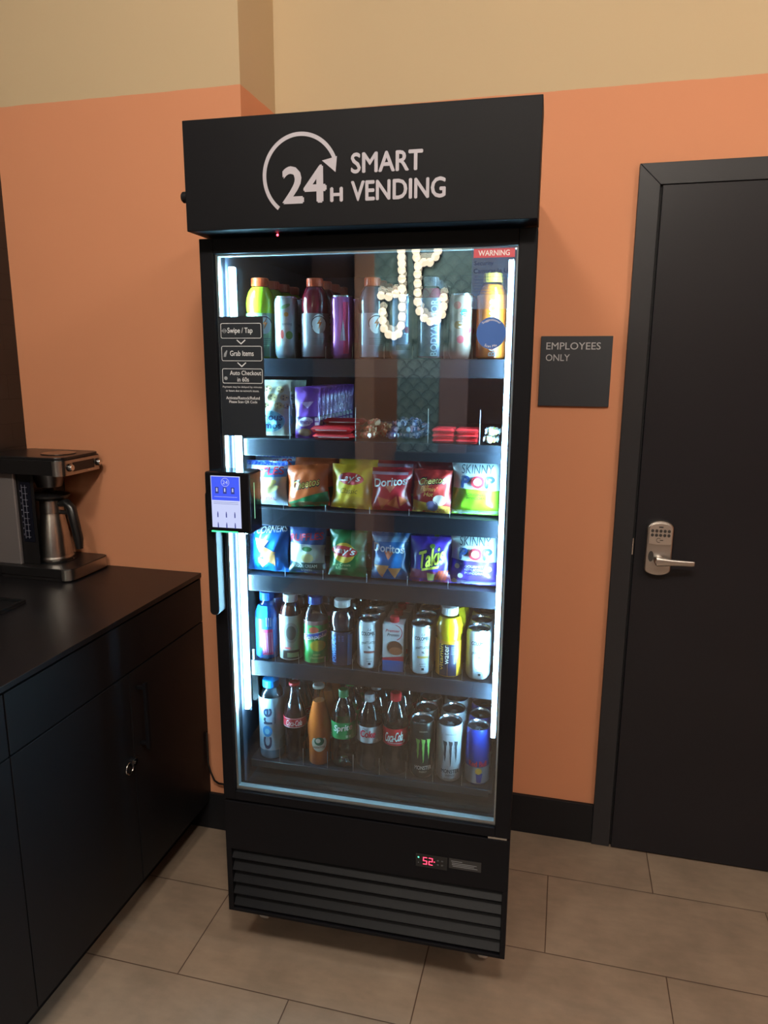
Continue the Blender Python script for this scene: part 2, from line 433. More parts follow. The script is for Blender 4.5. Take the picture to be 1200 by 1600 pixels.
kp.arc(cxl - 0.004, 1.043, 0.0062, 0.0014, 0.9, 5.4, KB, fn, 0.0546); kp.box(cxl - 0.001, cxl + 0.008, -0.0548, -0.054, 1.042, 1.0445, KB)
kp.build('keypad', lock, bevel=0.0008)
lv = MB()
lv.lathe([(0, 0), (0.0135, 0), (0.0135, 0.028), (0.011, 0.031), (0, 0.031)], NICKEL, 22)
lv.v = [(cxl + 0.0 + x, -0.046 - z, 0.984 + y) for x, y, z in lv.v]
V = []; F = []
secs = [(-0.008, 0.0135, 0.008), (0.006, 0.0125, 0.008), (0.03, 0.0095, 0.0065), (0.06, 0.0085, 0.006), (0.088, 0.008, 0.0055), (0.094, 0.0065, 0.004)]
for xx, hz, hy in secs:
    for k in range(14):
        t = 2 * PI * k / 14; ct, st = math.cos(t), math.sin(t)
        V.append((cxl + xx, -0.073 - hy * math.copysign(abs(st) ** 0.6, st), 0.984 + hz * math.copysign(abs(ct) ** 0.6, ct)))
for i in range(len(secs) - 1):
    for k in range(14): k2 = (k + 1) % 14; F.append((i * 14 + k, i * 14 + k2, (i + 1) * 14 + k2, (i + 1) * 14 + k))
F.append(tuple(range(14))); F.append(tuple(range(5 * 14 + 13, 5 * 14 - 1, -1)))
lv.add(V, F, NICKEL)
lv.build('lever', lock)
ov = MB(); ov.ellipse(cxl - 0.021, 0.992, 0.0075, 0.016, KB, fn, 0.0466); ov.build('thumb_recess', lock)

# sign
b = MB(); SG = mk('sign_plastic', rgb(44, 48, 54), 0.45, noise=0.03)
b.box(0.333, 0.5334, -0.009, -0.001, 1.419, 1.6194, SG)
sg = b.build('wall_sign', bevel=0.001)
tag(sg, 'square dark grey sign reading EMPLOYEES ONLY on the orange wall', 'sign')
t = MB(); f9 = front(-0.009); SL = mk('sign_letter', rgb(186, 188, 190), 0.5)
t.text('EMPLOYEES', 0.349, 0.501, 1.5815, 1.6015, SL, f9, 0.0012, bold=0.006)
t.text('ONLY', 0.349, 0.4165, 1.549, 1.568, SL, f9, 0.0012, bold=0.006)
t.build('lettering', sg)

# ------------------------------------------------------------------ ceiling lamps
def downlight(x, y, power, label, size=0.05, wide=False):
    r = empty('downlight', (x, y, 3.2)); tag(r, label, 'ceiling light', 'recessed ceiling downlights')
    b = MB(); b.lathe([(0.06, 0.0), (0.085, 0.0), (0.085, -0.008), (0.06, -0.012), (0.06, 0.0)], mk('lamp_trim', rgb(220, 215, 205), 0.4), 28); b.build('trim_ring', r)
    b = MB(); b.lathe([(0, -0.002), (0.06, -0.002)], emis('lamp_glow', (1, 0.82, 0.6, 1), 12), 28); b.build('diffuser', r)
    ld = bpy.data.lights.new('downlight_lamp', 'POINT' if wide else 'SPOT'); ld.energy = power; ld.color = WARM
    if not wide: ld.spot_size = math.radians(112); ld.spot_blend = 0.7
    ld.shadow_soft_size = 0.15 if wide else size
    lo = bpy.data.objects.new('downlight_lamp', ld); COL.objects.link(lo); lo.parent = r; lo.location = (0, 0, -0.07)
downlight(0.60, -2.6, KEY_POWER * 1.02, 'round downlight in the ceiling above the camera, right one', wide=True)
downlight(-0.36, -2.6, KEY_POWER * 0.65, 'round downlight in the ceiling above the camera, left one', wide=True)
downlight(1.9, -1.9, KEY_POWER * 0.5, 'added round fill downlight in front of the black door', wide=True)  # added lamp, brightens the return wall from the right
downlight(0.2, -3.9, FAR_FILL_POWER, 'added round fill downlight by the far wall, middle one')  # unseen lamp added for fill and to light the wall behind the camera
downlight(1.7, -3.9, FAR_FILL_POWER, 'added round fill downlight by the far wall, right one')  # second lamp added for the same fill
# pendant that leaves the soft glow on the door
pe = empty('pendant_lamp', (1.25, -3.6, 3.2)); tag(pe, 'hanging globe pendant lamp behind the camera', 'pendant lamp')
b = MB(); b.tube([(0, 0, 0), (0, 0, -1.05)], 0.003, BLACK_MATTE, 8); b.lathe([(0, -0.02), (0.05, -0.02), (0.05, 0), (0, 0)], BLACK_MATTE, 20); b.build('cord', pe)
b = MB(); R_ = 0.10
b.lathe([(R_ * math.sin(PI * k / 14), -1.15 - R_ * math.cos(PI * k / 14)) for k in range(15)], emis('globe_glow', (1, 0.78, 0.5, 1), 9), 24); b.build('globe', pe)

# marquee bulb letters (appear mirrored in the glass)
BG = emis('bulb_glow', (1.0, 0.86, 0.62, 1), BULB_STRENGTH)
MARQ = [[(-0.577, 2.337), (-0.577, 2.297), (-0.577, 2.257), (-0.574, 2.216), (-0.574, 2.171), (-0.571, 2.111), (-0.57, 2.045), (-0.567, 1.987), (-0.569, 1.923), (-0.568, 1.858), (-0.574, 1.795), (-0.592, 1.741), (-0.624, 1.724), (-0.664, 1.736), (-0.697, 1.777), (-0.707, 1.833), (-0.709, 1.891), (-0.719, 2.001), (-0.665, 1.991), (-0.616, 2.011)],
        [(-0.475, 2.335), (-0.475, 2.295), (-0.471, 2.252), (-0.459, 2.195), (-0.462, 2.141), (-0.461, 2.08), (-0.46, 2.018), (-0.459, 1.956), (-0.445, 1.894), (-0.412, 1.847), (-0.366, 1.822), (-0.318, 1.831), (-0.286, 1.869), (-0.276, 1.924), (-0.277, 1.984), (-0.421, 2.217), (-0.378, 2.216), (-0.338, 2.253), (-0.322, 2.291)]]
for li, L_ in enumerate(MARQ):
    r = empty('marquee_letter', (L_[5][0], -4.42, L_[5][1]))
    tag(r, ['letter of round warm bulbs with a closed bowl, reflected in the glass', 'letter of round warm bulbs with an open hook, reflected in the glass'][li], 'light-up letter')
    b = MB()
    for x, z in L_: b.box(x - r.location.x - 0.03, x - r.location.x + 0.03, 0.0, 0.03, z - r.location.z - 0.03, z - r.location.z + 0.03, BLACK_MATTE)
    b.build('backing', r)
    base = MB(); base.lathe([(0.029 * math.sin(PI * k / 10), -0.029 * math.cos(PI * k / 10)) for k in range(11)], BG, 18)
    first = None
    for x, z in L_:
        if first is None: first = base.build('bulb', r); o = first
        else: o = first.copy(); COL.objects.link(o); o.parent = r
        o.location = (x - r.location.x, -0.0 + 0.055, z - r.location.z)

# ------------------------------------------------------------------ counter
XF, YC = -0.6698, -0.2432
b = MB(); b.box(-1.2667, XF + 0.003, -2.6, YC, 0.8805, 0.8942, COUNTER)
wt = b.build('worktop', bevel=0.001); tag(wt, 'long thin black worktop running along the left wall', 'countertop')
def cabinet(y0, y1, label, seams, bars):
    r = empty('base_cabinet', (XF, y1, 0)); tag(r, label, 'cabinet', 'black base cabinets under the worktop')
    dy = y0 - y1
    b = MB(); b.box(-0.5, -0.02, dy + 0.001, -0.001, 0.105, 0.879, CABINET); b.box(-0.5, -0.075, dy + 0.001, -0.001, 0.0, 0.105, BLACK_MATTE)
    b.build('carcass', r)
    b = MB(); b.box(-0.019, 0, dy + 0.002, -0.002, 0.736, 0.874, CABINET); b.build('drawer', r, bevel=0.001)
    ys = [0] + seams + [dy]
    for i in range(len(ys) - 1):
        b = MB(); b.box(-0.019, 0, ys[i + 1] + 0.0015, ys[i] - 0.0015, 0.108, 0.732, CABINET); d = b.build('door', r, bevel=0.001)
        for yb in bars:
            if ys[i + 1] < yb < ys[i]:
                h = MB(); h.box(0.018, 0.028, yb - 0.006, yb + 0.006, 0.50, 0.693, BLACK)
                h.box(0, 0.02, yb - 0.005, yb + 0.005, 0.51, 0.52, BLACK); h.box(0, 0.02, yb - 0.005, yb + 0.005, 0.673, 0.683, BLACK)
                h.build('handle', d, bevel=0.001)
    return r
c1 = cabinet(-1.072, YC, 'black base cabinet with drawer, bar handle and small lock nearest the wall', [-0.405], [-0.369])
cabinet(-1.90, -1.072, 'black base cabinet cut by the left edge of the photo', [-0.414], [])
# little lock on the cabinet seam
b = MB()
b.lathe([(0, 0), (0.013, 0), (0.013, 0.010), (0.010, 0.013), (0.0, 0.013)], BLACK_GLOSS, 20)
b.lathe([(0, 0.013), (0.006, 0.013), (0.006, 0.016), (0, 0.016)], CHROME, 16)
b.v = [(z, x - 0.015, y) for x, y, z in b.v]
b.tube([(0.004, -0.03 + 0.016 * math.cos(t), -0.012 + 0.016 * math.sin(t)) for t in [k * PI / 8 for k in range(0, 17)]], 0.0022, CHROME, 8)
b.v = [(x, y - 0.405, z + 0.486) for x, y, z in b.v]
b.build('cabinet_lock', c1)
# tray on the worktop
b = MB(); b.box(-1.24, -0.985, -0.86, -0.63, 0.8945, 0.898, BLACK_MATTE)
for q in ((-1.24, -0.985, -0.636, -0.63), (-1.24, -0.985, -0.86, -0.854), (-1.24, -1.234, -0.854, -0.636), (-0.991, -0.985, -0.854, -0.636)): b.box(q[0], q[1], q[2], q[3], 0.898, 0.906, BLACK_MATTE)
tr = b.build('tray', bevel=0.001); tag(tr, 'low black tray on the worktop at the left edge', 'tray')

# ------------------------------------------------------------------ coffee maker
cm = empty('coffee_maker', (-1.11, -0.345, 0.8942)); tag(cm, 'black and stainless coffee maker on the worktop against the orange wall', 'coffee maker')
CP = mk('black_plastic', rgb(24, 23, 24), 0.3); CB = mk('copper_tint_steel', rgb(180, 128, 104), 0.35, metal=0.85)
fz = lambda x, y, o=0.0: (x, y, o)
X0, X1, Y0, Y1 = -0.145, 0.126, -0.102, 0.094
def band(bm, z0, z1, mat, g=0.0, r=0.03): bm.prism(rrect(X0 - g, X1 + g, Y0 - g, Y1 + g, r), z0, z1, mat, fz)
b = MB(); band(b, 0.0, 0.012, CP, -0.004); band(b, 0.012, 0.040, CP, -0.001); b.build('base', cm, bevel=0.002)
def shellband(bm, z0, z1, mat, g, ranges):
    """metal strip that follows the rounded outline"""
    P = rrect(X0 - g, X1 + g, Y0 - g, Y1 + g, 0.03, 10)
    for k in range(len(P)):
        a, c = P[k], P[(k + 1) % len(P)]
        mx_, my_ = (a[0] + c[0]) / 2, (a[1] + c[1]) / 2
        if ranges(mx_, my_):
            bm.add([(a[0], a[1], z0), (c[0], c[1], z0), (c[0], c[1], z1), (a[0], a[1], z1)], [(0, 1, 2, 3)], mat, True)
b = MB(); shellband(b, 0.006, 0.038, STEEL, 0.001, lambda x, y: x > 0.075); b.build('base_trim', cm, ang=60)
b = MB(); b.lathe([(0, 0.040), (0.062, 0.040), (0.062, 0.043), (0, 0.043)], BLACK_GLOSS, 32); b.build('hot_plate', cm)
b = MB(); b.prism([(X0, -0.068), (0.0, -0.068), (-0.030, -0.060), (-0.053, -0.035), (-0.063, 0.0), (-0.055, 0.034), (-0.035, 0.058), (-0.02, Y1), (X0, Y1)], 0.04, 0.322, CP, fz); b.build('water_tank', cm, bevel=0.002)
b = MB(); b.prism(rrect(X0, -0.058, -0.082, -0.069, 0.004, 3), 0.04, 0.320, mk('side_steel', rgb(128, 122, 122), 0.35, metal=0.45), fz); b.build('side_panel', cm, bevel=0.002)
g = MB(); GM = mk('gauge_window', rgb(18, 20, 30), 0.15); GW = mk('gauge_print', rgb(150, 150, 165), 0.5)
GY = -0.0695
g.box(-0.052, -0.012, GY, GY + 0.0012, 0.11, 0.30, GM)
fg = front(GY)
for x in (-0.043, -0.031): g.box(x, x + 0.0007, GY - 0.0005, GY, 0.12, 0.285, GW)
for k in range(9):
    z = 0.125 + k * 0.019; g.box(-0.043, -0.024, GY - 0.0005, GY, z, z + 0.0007, GW)
for k in range(8): g.text(str(9 - k), -0.0490, -0.0458, 0.263 - k * 0.019, 0.268 - k * 0.019, GW, fg, 0.0008)
g.build('gauge', cm)
# head
b = MB(); band(b, 0.322, 0.366, CP); band(b, 0.366, 0.374, CP, -0.003)
b.prism([(0.045 + 0.05 * math.cos(2 * PI * k / 28), -0.004 + 0.05 * math.sin(2 * PI * k / 28)) for k in range(28)], 0.374, 0.3765, BLACK_GLOSS, fz)
b.build('head', cm, bevel=0.002)
b = MB(); shellband(b, 0.320, 0.364, STEEL, 0.001, lambda x, y: x > 0.09)
pn = b.build('control_panel', cm, ang=60); pn['label'] = 'brushed steel control panel with two knobs and a display'
b = MB(); b.box(X1 + 0.001, X1 + 0.0025, -0.050, 0.048, 0.329, 0.356, BLACK_GLOSS); b.build('display', pn, bevel=0.0005)
for yy in (-0.066, 0.066):
    b = MB(); b.lathe([(0, 0), (0.0095, 0), (0.0095, 0.010), (0.008, 0.012), (0, 0.012)], CHROME, 20); b.lathe([(0.0095, 0.0), (0.012, 0.0), (0.012, 0.003), (0.0095, 0.003)], BLACK_GLOSS, 20)
    b.v = [(X1 + 0.001 + z, yy + x, 0.343 + y) for x, y, z in b.v]; b.build('knob', pn)
b = MB(); b.lathe([(0, 0.272), (0.036, 0.272), (0.051, 0.322), (0, 0.322)], mk('dark_steel', rgb(120, 116, 116), 0.3, metal=0.9), 32); b.build('brew_basket', cm)
# carafe: lifts out, so it is its own thing
ca = empty('carafe', (-1.11, -0.345, 0.9373)); tag(ca, 'stainless steel thermal carafe with black handle in the coffee maker', 'coffee carafe')
b = MB(); b.lathe([(0, 0.0), (0.051, 0.0), (0.053, 0.004), (0.053, 0.010), (0.0515, 0.012), (0.0515, 0.016), (0.045, 0.08), (0.035, 0.140), (0.0335, 0.146), (0.0335, 0.148), (0.035, 0.149), (0.034, 0.186), (0, 0.186)], STEEL, 40); b.build('body', ca)
b = MB(); b.lathe([(0, 0.186), (0.036, 0.186), (0.050, 0.192), (0.056, 0.198), (0.056, 0.203), (0.045, 0.207), (0, 0.207)], CP, 32); b.build('lid', ca)
b = MB(); hp = [(0.030, 0, 0.176), (0.058, 0, 0.180), (0.074, 0, 0.165), (0.083, 0, 0.12), (0.092, 0, 0.07), (0.094, 0, 0.040)]
hp = [(x * 1.04, -0.12 * x, z) for x, y, z in hp]
b.tube(hp, 0.01, CP, 12, rs=[0.010, 0.014, 0.0155, 0.015, 0.0145, 0.010]); b.tube([(0.028, -0.003, 0.150), (0.070, -0.008, 0.150)], 0.007, CP, 8); b.build('handle', ca)

# cord
b = MB(); b.tube([(-0.6655, -0.262, 0.36), (-0.6650, -0.262, 0.25), (-0.657, -0.262, 0.215), (-0.645, -0.262, 0.187), (-0.630, -0.262, 0.179), (-0.60, -0.262, 0.178), (-0.5, -0.258, 0.177), (-0.462, -0.18, 0.17), (-0.44, -0.03, 0.165)], 0.0032, BLACK_GLOSS, 8)
cd = b.build('power_cord'); tag(cd, 'black power cord running low along the wall between counter and vending cooler', 'cord')

# ------------------------------------------------------------------ vending cooler (local frame: x right, y into depth, z up)
VX, VY, VA = -0.35967, -0.78825, math.radians(1.36096)
vm = empty('vending_cooler', (VX, VY, 0), VA)
tag(vm, 'tall black glass-door vending cooler with a 24H SMART VENDING header', 'vending machine')
MW = Matrix.Translation((VX, VY, 0)) @ Matrix.Rotation(VA, 4, 'Z')
W = 0.705
b = MB()
WB_ = W - 0.024
b.box(0, 0.022, 0.10, 0.72, 0.154, 2.0, BLACK); b.box(WB_ - 0.007, WB_, 0.10, 0.72, 0.154, 2.0, BLACK)
b.box(0.022, WB_ - 0.007, 0.70, 0.72, 0.154, 2.0, BLACK); b.box(0.022, WB_ - 0.007, 0.10, 0.70, 1.80, 2.0, BLACK)
b.box(0.022, WB_ - 0.007, 0.10, 0.70, 0.154, 0.470, BLACK)
b.build('cabinet_body', vm, bevel=0.002)
b = MB()
WL_ = WB_ - 0.0145
b.box(0.0225, 0.034, 0.103, 0.699, 0.472, 1.799, LINER); b.box(WL_, WL_ + 0.007, 0.103, 0.699, 0.472, 1.799, LINER)
b.box(0.034, WL_, 0.69, 0.699, 0.472, 1.799, LINER); b.box(0.034, WL_, 0.103, 0.69, 1.785, 1.799, LINER)
b.box(0.034, WL_, 0.103, 0.69, 0.472, 0.485, LINER)
b.build('interior_liner', vm)
# header
hd = MB(); hd.box(0, W, 0, 0.098, 1.8034, 2.0125, BLACK); hd = hd.build('header', vm, bevel=0.0015)
t = MB(); fh = front(0.0)
t.text('SMART', 0.349, 0.489, 1.898, 1.933, WHITE_VINYL, fh, fat=0.0011)
t.text('VENDING', 0.349, 0.533, 1.848, 1.883, WHITE_VINYL, fh, fat=0.0011)
t.text('24', 0.209, 0.300, 1.850, 1.914, WHITE_VINYL, fh, fat=0.0024)
t.text('H', 0.307, 0.333, 1.849, 1.873, WHITE_VINYL, fh, fat=0.0014)
t.arc(0.247, 1.899, 0.0745, 0.0075, math.radians(232), math.radians(22), WHITE_VINYL, fh, 0.0007, 48)
t.poly([(0.292, 1.931), (0.303, 1.924), (0.309, 1.914), (0.3195, 1.935), (0.3195, 1.935)][:3] + [(0.318, 1.901), (0.3235, 1.938)][:0] + [], WHITE_VINYL, fh, 0.0007) if False else None
t.poly([(0.2915, 1.9235), (0.3185, 1.9015), (0.3215, 1.930), (0.309, 1.927)], WHITE_VINYL, fh, 0.0009)
t.build('header_lettering', hd)
b = MB(); b.lathe([(0, 0), (0.011, 0), (0.011, 0.014), (0.008, 0.018), (0, 0.018)], BLACK_MATTE, 20)
b.v = [(-z * 0.75, 0.013 + x, 1.872 + y) for x, y, z in b.v]; b.build('side_knob', hd)
b = MB(); b.tube([(0.19, 0.06, 2.0125), (0.19, 0.06, 2.028)], 0.005, BLACK_MATTE, 10); b.tube([(0.20, 0.5, 2.0), (0.196, 0.3, 2.012), (0.19, 0.06, 2.022)], 0.002, BLACK_MATTE, 6); b.build('cable_plug', hd)
b = MB(); b.box(0.315, 0.322, 0.05, 0.056, 2.0125, 2.019, STEEL); b.build('screw_clip', hd)
b = MB(); b.box(0.16, 0.24, 0.055, 0.09, 1.797, 1.8034, BLACK_GLOSS); cmr = b.build('camera_bar', hd)
b = MB(); b.lathe([(0, 0), (0.0025, 0), (0, 0.002)], emis('red_led', (1, 0.05, 0.08, 1), 10), 12); b.v = [(0.176 + x, 0.054 - z, 1.8002 + y) for x, y, z in b.v]; b.build('red_indicator', cmr)

# door: frame + glass + strips
DV0, DV1 = 0.05, 0.098
gu0, gu1, gz0, gz1 = 0.031, 0.670, 0.500, 1.766
b = MB()
b.box(0, gu0, DV0, DV1, 0.476, 1.797, BLACK); b.box(gu1, W, DV0, DV1, 0.476, 1.797, BLACK)
b.box(gu0, gu1, DV0, DV1, 0.476, gz0, BLACK); b.box(gu0, gu1, DV0, DV1, gz1, 1.797, BLACK)
dr = b.build('door_frame', vm, bevel=0.0015)
GL = clear('cooler_glass', (0.93, 0.95, 0.96, 1), 1.75, 0.0, 1.0)
GL2 = clear('cooler_glass_inner', (0.96, 0.97, 0.98, 1), 1.5, 0.0, 1.0)
b = MB(); b.add([(gu0, 0.058, gz0), (gu1, 0.058, gz0), (gu1, 0.058, gz1), (gu0, 0.058, gz1)], [(0, 1, 2, 3)], GL, False); b.build('outer_glass', dr)
b = MB(); b.add([(gu0 + 0.002, 0.0835, gz0), (gu1 - 0.002, 0.0835, gz0), (gu1 - 0.002, 0.0765, gz1), (gu0 + 0.002, 0.0765, gz1)], [(0, 1, 2, 3)], GL2, False); b.build('inner_glass', dr)
b = MB(); e = 0.0005
b.box(gu0 + e, gu0 + 0.006, 0.060, 0.075, gz0, gz1, SPACER); b.box(gu1 - 0.004, gu1 - e, 0.060, 0.075, gz0, gz1, SPACER)
b.box(gu0 + 0.006, gu1 - 0.004, 0.060, 0.075, gz1 - 0.004, gz1 - e, SPACER); b.box(gu0 + 0.006, gu1 - 0.004, 0.060, 0.075, gz0 + e, gz0 + 0.010, SPACER)
b.build('glass_spacer', dr)
# handle
h = MB(); h.prism(rrect(0.006, 0.0285, 0.972, 1.262, 0.010, 5), -0.0495, -0.010, BLACK_MATTE, front(0.0)); h.build('handle', dr, bevel=0.003)
# payment terminal
tm = MB(); tm.box(0.018, 0.123, -0.010, 0.056, 1.174, 1.309, BLACK_GLOSS); tm = tm.build('payment_terminal', dr, bevel=0.004)
b = MB(); ft = front(-0.0103)
b.box(0.033, 0.101, -0.0112, -0.010, 1.186, 1.3005, emis('screen_white', (0.62, 0.68, 1, 1), 0.95))
SB = emis('screen_blue', (0.04, 0.10, 1, 1), 0.95); SD = emis('screen_navy', (0.03, 0.06, 0.5, 1), 0.5); SW = emis('screen_pale', (0.7, 0.75, 1, 1), 0.8)
fs = front(-0.0112)
b.poly([(0.0345, 1.247), (0.0995, 1.247), (0.0995, 1.299), (0.0345, 1.299)], SB, fs, 0.0003)
b.arc(0.067, 1.287, 0.009, 0.0009, 0, 2 * PI, SW, fs, 0.0005, 20); b.text('24', 0.061, 0.073, 1.283, 1.291, SW, fs, 0.0006)
for k in range(3):
    x = 0.047 + k * 0.0185; b.poly([(x - 0.004, 1.262), (x + 0.004, 1.262), (x + 0.004, 1.276), (x - 0.004, 1.276)], SD, fs, 0.0005)
    b.poly([(x - 0.0015, 1.266), (x + 0.0015, 1.266), (x + 0.0015, 1.274), (x - 0.0015, 1.274)], SW, fs, 0.0006)
b.poly([(0.040, 1.2545), (0.094, 1.2545), (0.094, 1.2552), (0.040, 1.2552)], SW, fs, 0.0005)
for zz in (1.2425, 1.239): b.poly([(0.038, zz), (0.096, zz), (0.096, zz + 0.0006), (0.038, zz + 0.0006)], SD, fs, 0.0004)
for r_ in range(2):
    for k in range(3):
        x = 0.047 + k * 0.020; z = 1.213 - r_ * 0.024
        b.poly([(x - 0.0013, z - 0.004), (x + 0.0013, z - 0.004), (x + 0.0013, z + 0.004), (x + 0.0005, z + 0.009), (x - 0.0005, z + 0.009), (x - 0.0013, z + 0.004)], SD, fs, 0.0004)
sn = b.build('screen', tm); sn['label'] = 'lit blue and white touch screen'
b = MB(); b.box(0.031, 0.092, -0.0125, -0.009, 1.1755, 1.178, emis('green_bar', (0.05, 1, 0.3, 1), 2.2)); b.build('status_light', tm)
b = MB(); b.box(0.1228, 0.1236, 0.012, 0.014, 1.205, 1.285, emis('green_edge', (0.4, 1, 0.6, 1), 0.7)); b.build('side_light', tm)
# instruction sticker (the square code is left out)
ST = mk('black_sticker', rgb(26, 32, 40), 0.4)
b = MB(); fv = front(0.058); x0, x1, z0, z1 = 0.034, 0.137, 1.381, 1.638
b.box(x0, x1, 0.0568, 0.0575, z0, z1, ST)
fk = front(0.0568); WI = mk('sticker_white', rgb(214, 218, 222), 0.5)
def rr_outline(mb, a, c, d, e_, r, wd, mat, fn, o=0.0005):
    P = rrect(a, c, d, e_, r); Q = rrect(a + wd, c - wd, d + wd, e_ - wd, max(r - wd, 0.0005)); n = len(P)
    mb.add([fn(x, y, o) for x, y in P] + [fn(x, y, o) for x, y in Q], [(k, (k + 1) % n, n + (k + 1) % n, n + k) for k in range(n)], mat, False)
zz = [(1.592, 1.624), (1.544, 1.576), (1.496, 1.528)]
for a, c in zz: rr_outline(b, x0 + 0.005, x1 - 0.004, a, c, 0.004, 0.0011, WI, fk)
for zc in (1.584, 1.536): b.poly([(0.075, zc + 0.004), (0.0855, zc - 0.005), (0.096, zc + 0.004), (0.0945, zc + 0.0055), (0.0855, zc - 0.002), (0.0765, zc + 0.0055)], WI, fk)
b.text('Swipe / Tap', 0.055, 0.113, 1.600, 1.6145, WI, fk, bold=0.012)
b.text('Grab Items', 0.059, 0.114, 1.555, 1.566, WI, fk, bold=0.012)
b.text('Auto Checkout', 0.057, 0.130, 1.514, 1.5235, WI, fk, bold=0.012); b.text('in 60s', 0.074, 0.101, 1.500, 1.5095, WI, fk, bold=0.012)
GI = mk('sticker_grey', rgb(140, 146, 152), 0.5)
b.arc(0.0475, 1.608, 0.004, 0.0012, 0, 2 * PI, GI, fk, n=16); b.poly([(0.041, 1.607), (0.054, 1.607), (0.054, 1.609), (0.041, 1.609)], GI, fk)
b.poly([(0.044, 1.553), (0.049, 1.553), (0.053, 1.566), (0.051, 1.567), (0.045, 1.560)], GI, fk); b.ellipse(0.047, 1.507, 0.004, 0.004, GI, fk, rot=0.6)
b.text('Payment may be delayed by minutes', x0 + 0.005, x1 - 0.006, 1.4855, 1.4905, WI, fk); b.text('or hours due to network issues.', x0 + 0.012, x1 - 0.013, 1.478, 1.4825, WI, fk)
b.text('Activate/Restock/Refund', x0 + 0.012, x1 - 0.012, 1.4615, 1.468, WI, fk, bold=0.01); b.text('Please Scan QR Code', x0 + 0.019, x1 - 0.018, 1.4525, 1.459, WI, fk, bold=0.01)
o_ = b.build('instruction_sticker', dr); o_['label'] = 'black sticker with white Swipe Tap, Grab Items, Auto Checkout steps'
# warning sticker
b = MB(); x0, x1, z0, z1 = 0.580, 0.665, 1.648, 1.764
WB = mk('tinted_sticker', rgb(110, 140, 180), 0.3, alpha=0.35)
b.add([fv(x0, z0, 0.0008), fv(x1, z0, 0.0008), fv(x1, z1, 0.0008), fv(x0, z1, 0.0008)], [(0, 1, 2, 3)], WB, False)
b.poly([(x0 + 0.003, z1 - 0.019), (x1 - 0.002, z1 - 0.019), (x1 - 0.002, z1 - 0.002), (x0 + 0.003, z1 - 0.002)], mk('warning_red', rgb(205, 84, 96), 0.4), fv, 0.0011)
b.text('WARNING', x0 + 0.012, x1 - 0.012, z1 - 0.0155, z1 - 0.0055, WHITE, fv, 0.0014, bold=0.02)
DI = ink(30, 42, 80)
b.text('Security', x0 + 0.005, x0 + 0.042, z1 - 0.035, z1 - 0.0255, DI, fv, 0.0012, bold=0.006); b.text('Cameras In Use', x0 + 0.004, x1 - 0.004, z1 - 0.048, z1 - 0.0395, DI, fv, 0.0012, bold=0.006)
for k in range(7): b.poly([(x0 + 0.006, z1 - 0.055 - k * 0.0055), (x1 - 0.02, z1 - 0.055 - k * 0.0055), (x1 - 0.02, z1 - 0.0555 - k * 0.0055), (x0 + 0.006, z1 - 0.0555 - k * 0.0055)], DI, fv, 0.0011)
o_ = b.build('warning_sticker', dr); o_['label'] = 'see-through sticker with a red WARNING band'
b = MB(); cx_, cz_ = 0.622, 1.601; b.ellipse(cx_, cz_, 0.029, 0.031, ink(54, 96, 168), fv, 0.0016, n=40)
def curved(mb, s, r, mid, up, h, span, mat):
    f2 = lambda x, y, o=0.0: fv(cx_ + (r + (y if up else -y)) * math.cos(mid - (x if up else -x)), cz_ + (r + (y if up else -y)) * math.sin(mid - (x if up else -x)), o)
    mb.text(s, -span / 2, span / 2, -h / 2, h / 2, mat, f2, 0.002)
curved(b, 'Suggestions?', 0.0255, PI / 2, True, 0.0055, 1.5, WHITE); curved(b, 'Scan Me', 0.0255, -PI / 2, False, 0.005, 0.95, WHITE)
o_ = b.build('round_sticker', dr); o_['label'] = 'round blue Suggestions sticker'

# base panel with louvres
b = MB()
b.box(0, W, 0.05, 0.098, 0.336, 0.470, BLACK); b.box(0, 0.014, 0.05, 0.098, 0.154, 0.336, BLACK); b.box(W - 0.012, W, 0.05, 0.098, 0.154, 0.336, BLACK)
b.box(0.014, W - 0.012, 0.05, 0.098, 0.154, 0.162, BLACK); b.box(0.014, W - 0.012, 0.09, 0.098, 0.162, 0.336, BLACK_MATTE)
bp_ = b.build('base_panel', vm, bevel=0.001)
SLAT = mk('louvre', rgb(13, 14, 18), 0.45, spec=0.12)
for k in range(5):
    z = 0.330 - k * 0.0345
    b = MB(); b.add([(0.014, 0.070, z), (W - 0.012, 0.070, z), (W - 0.012, 0.0505, z - 0.021), (0.014, 0.0505, z - 0.021), (0.014, 0.074, z - 0.002), (W - 0.012, 0.074, z - 0.002), (W - 0.012, 0.0545, z - 0.026), (0.014, 0.0545, z - 0.026)],
                    [(0, 3, 2, 1), (4, 5, 6, 7), (0, 1, 5, 4), (3, 7, 6, 2), (0, 4, 7, 3), (1, 2, 6, 5)], SLAT, False)
    b.build('louvre', bp_, bevel=0.001)
b = MB(); b.box(0.488, 0.563, 0.0485, 0.05, 0.371, 0.406, BLACK_GLOSS)
RED = emis('red_segment', (1, 0.04, 0.10, 1), 4.0)
fd = front(0.0485)
def seg7(mb, x, z, wd, h, on):
    t_ = 0.0017; S = {'a': (x, x + wd, z + h - t_, z + h), 'g': (x, x + wd, z + h / 2 - t_ / 2, z + h / 2 + t_ / 2), 'd': (x, x + wd, z, z + t_),
         'f': (x, x + t_, z + h / 2, z + h), 'e': (x, x + t_, z, z + h / 2), 'b': (x + wd - t_, x + wd, z + h / 2, z + h), 'c': (x + wd - t_, x + wd, z, z + h / 2)}
    for q in on: a, c, d, e_ = S[q]; mb.poly([(a, d), (c, d), (c, e_), (a, e_)], RED, fd, 0.0004)
seg7(b, 0.5055, 0.379, 0.0095, 0.019, 'afgcd'); seg7(b, 0.519, 0.379, 0.0095, 0.019, 'abged')
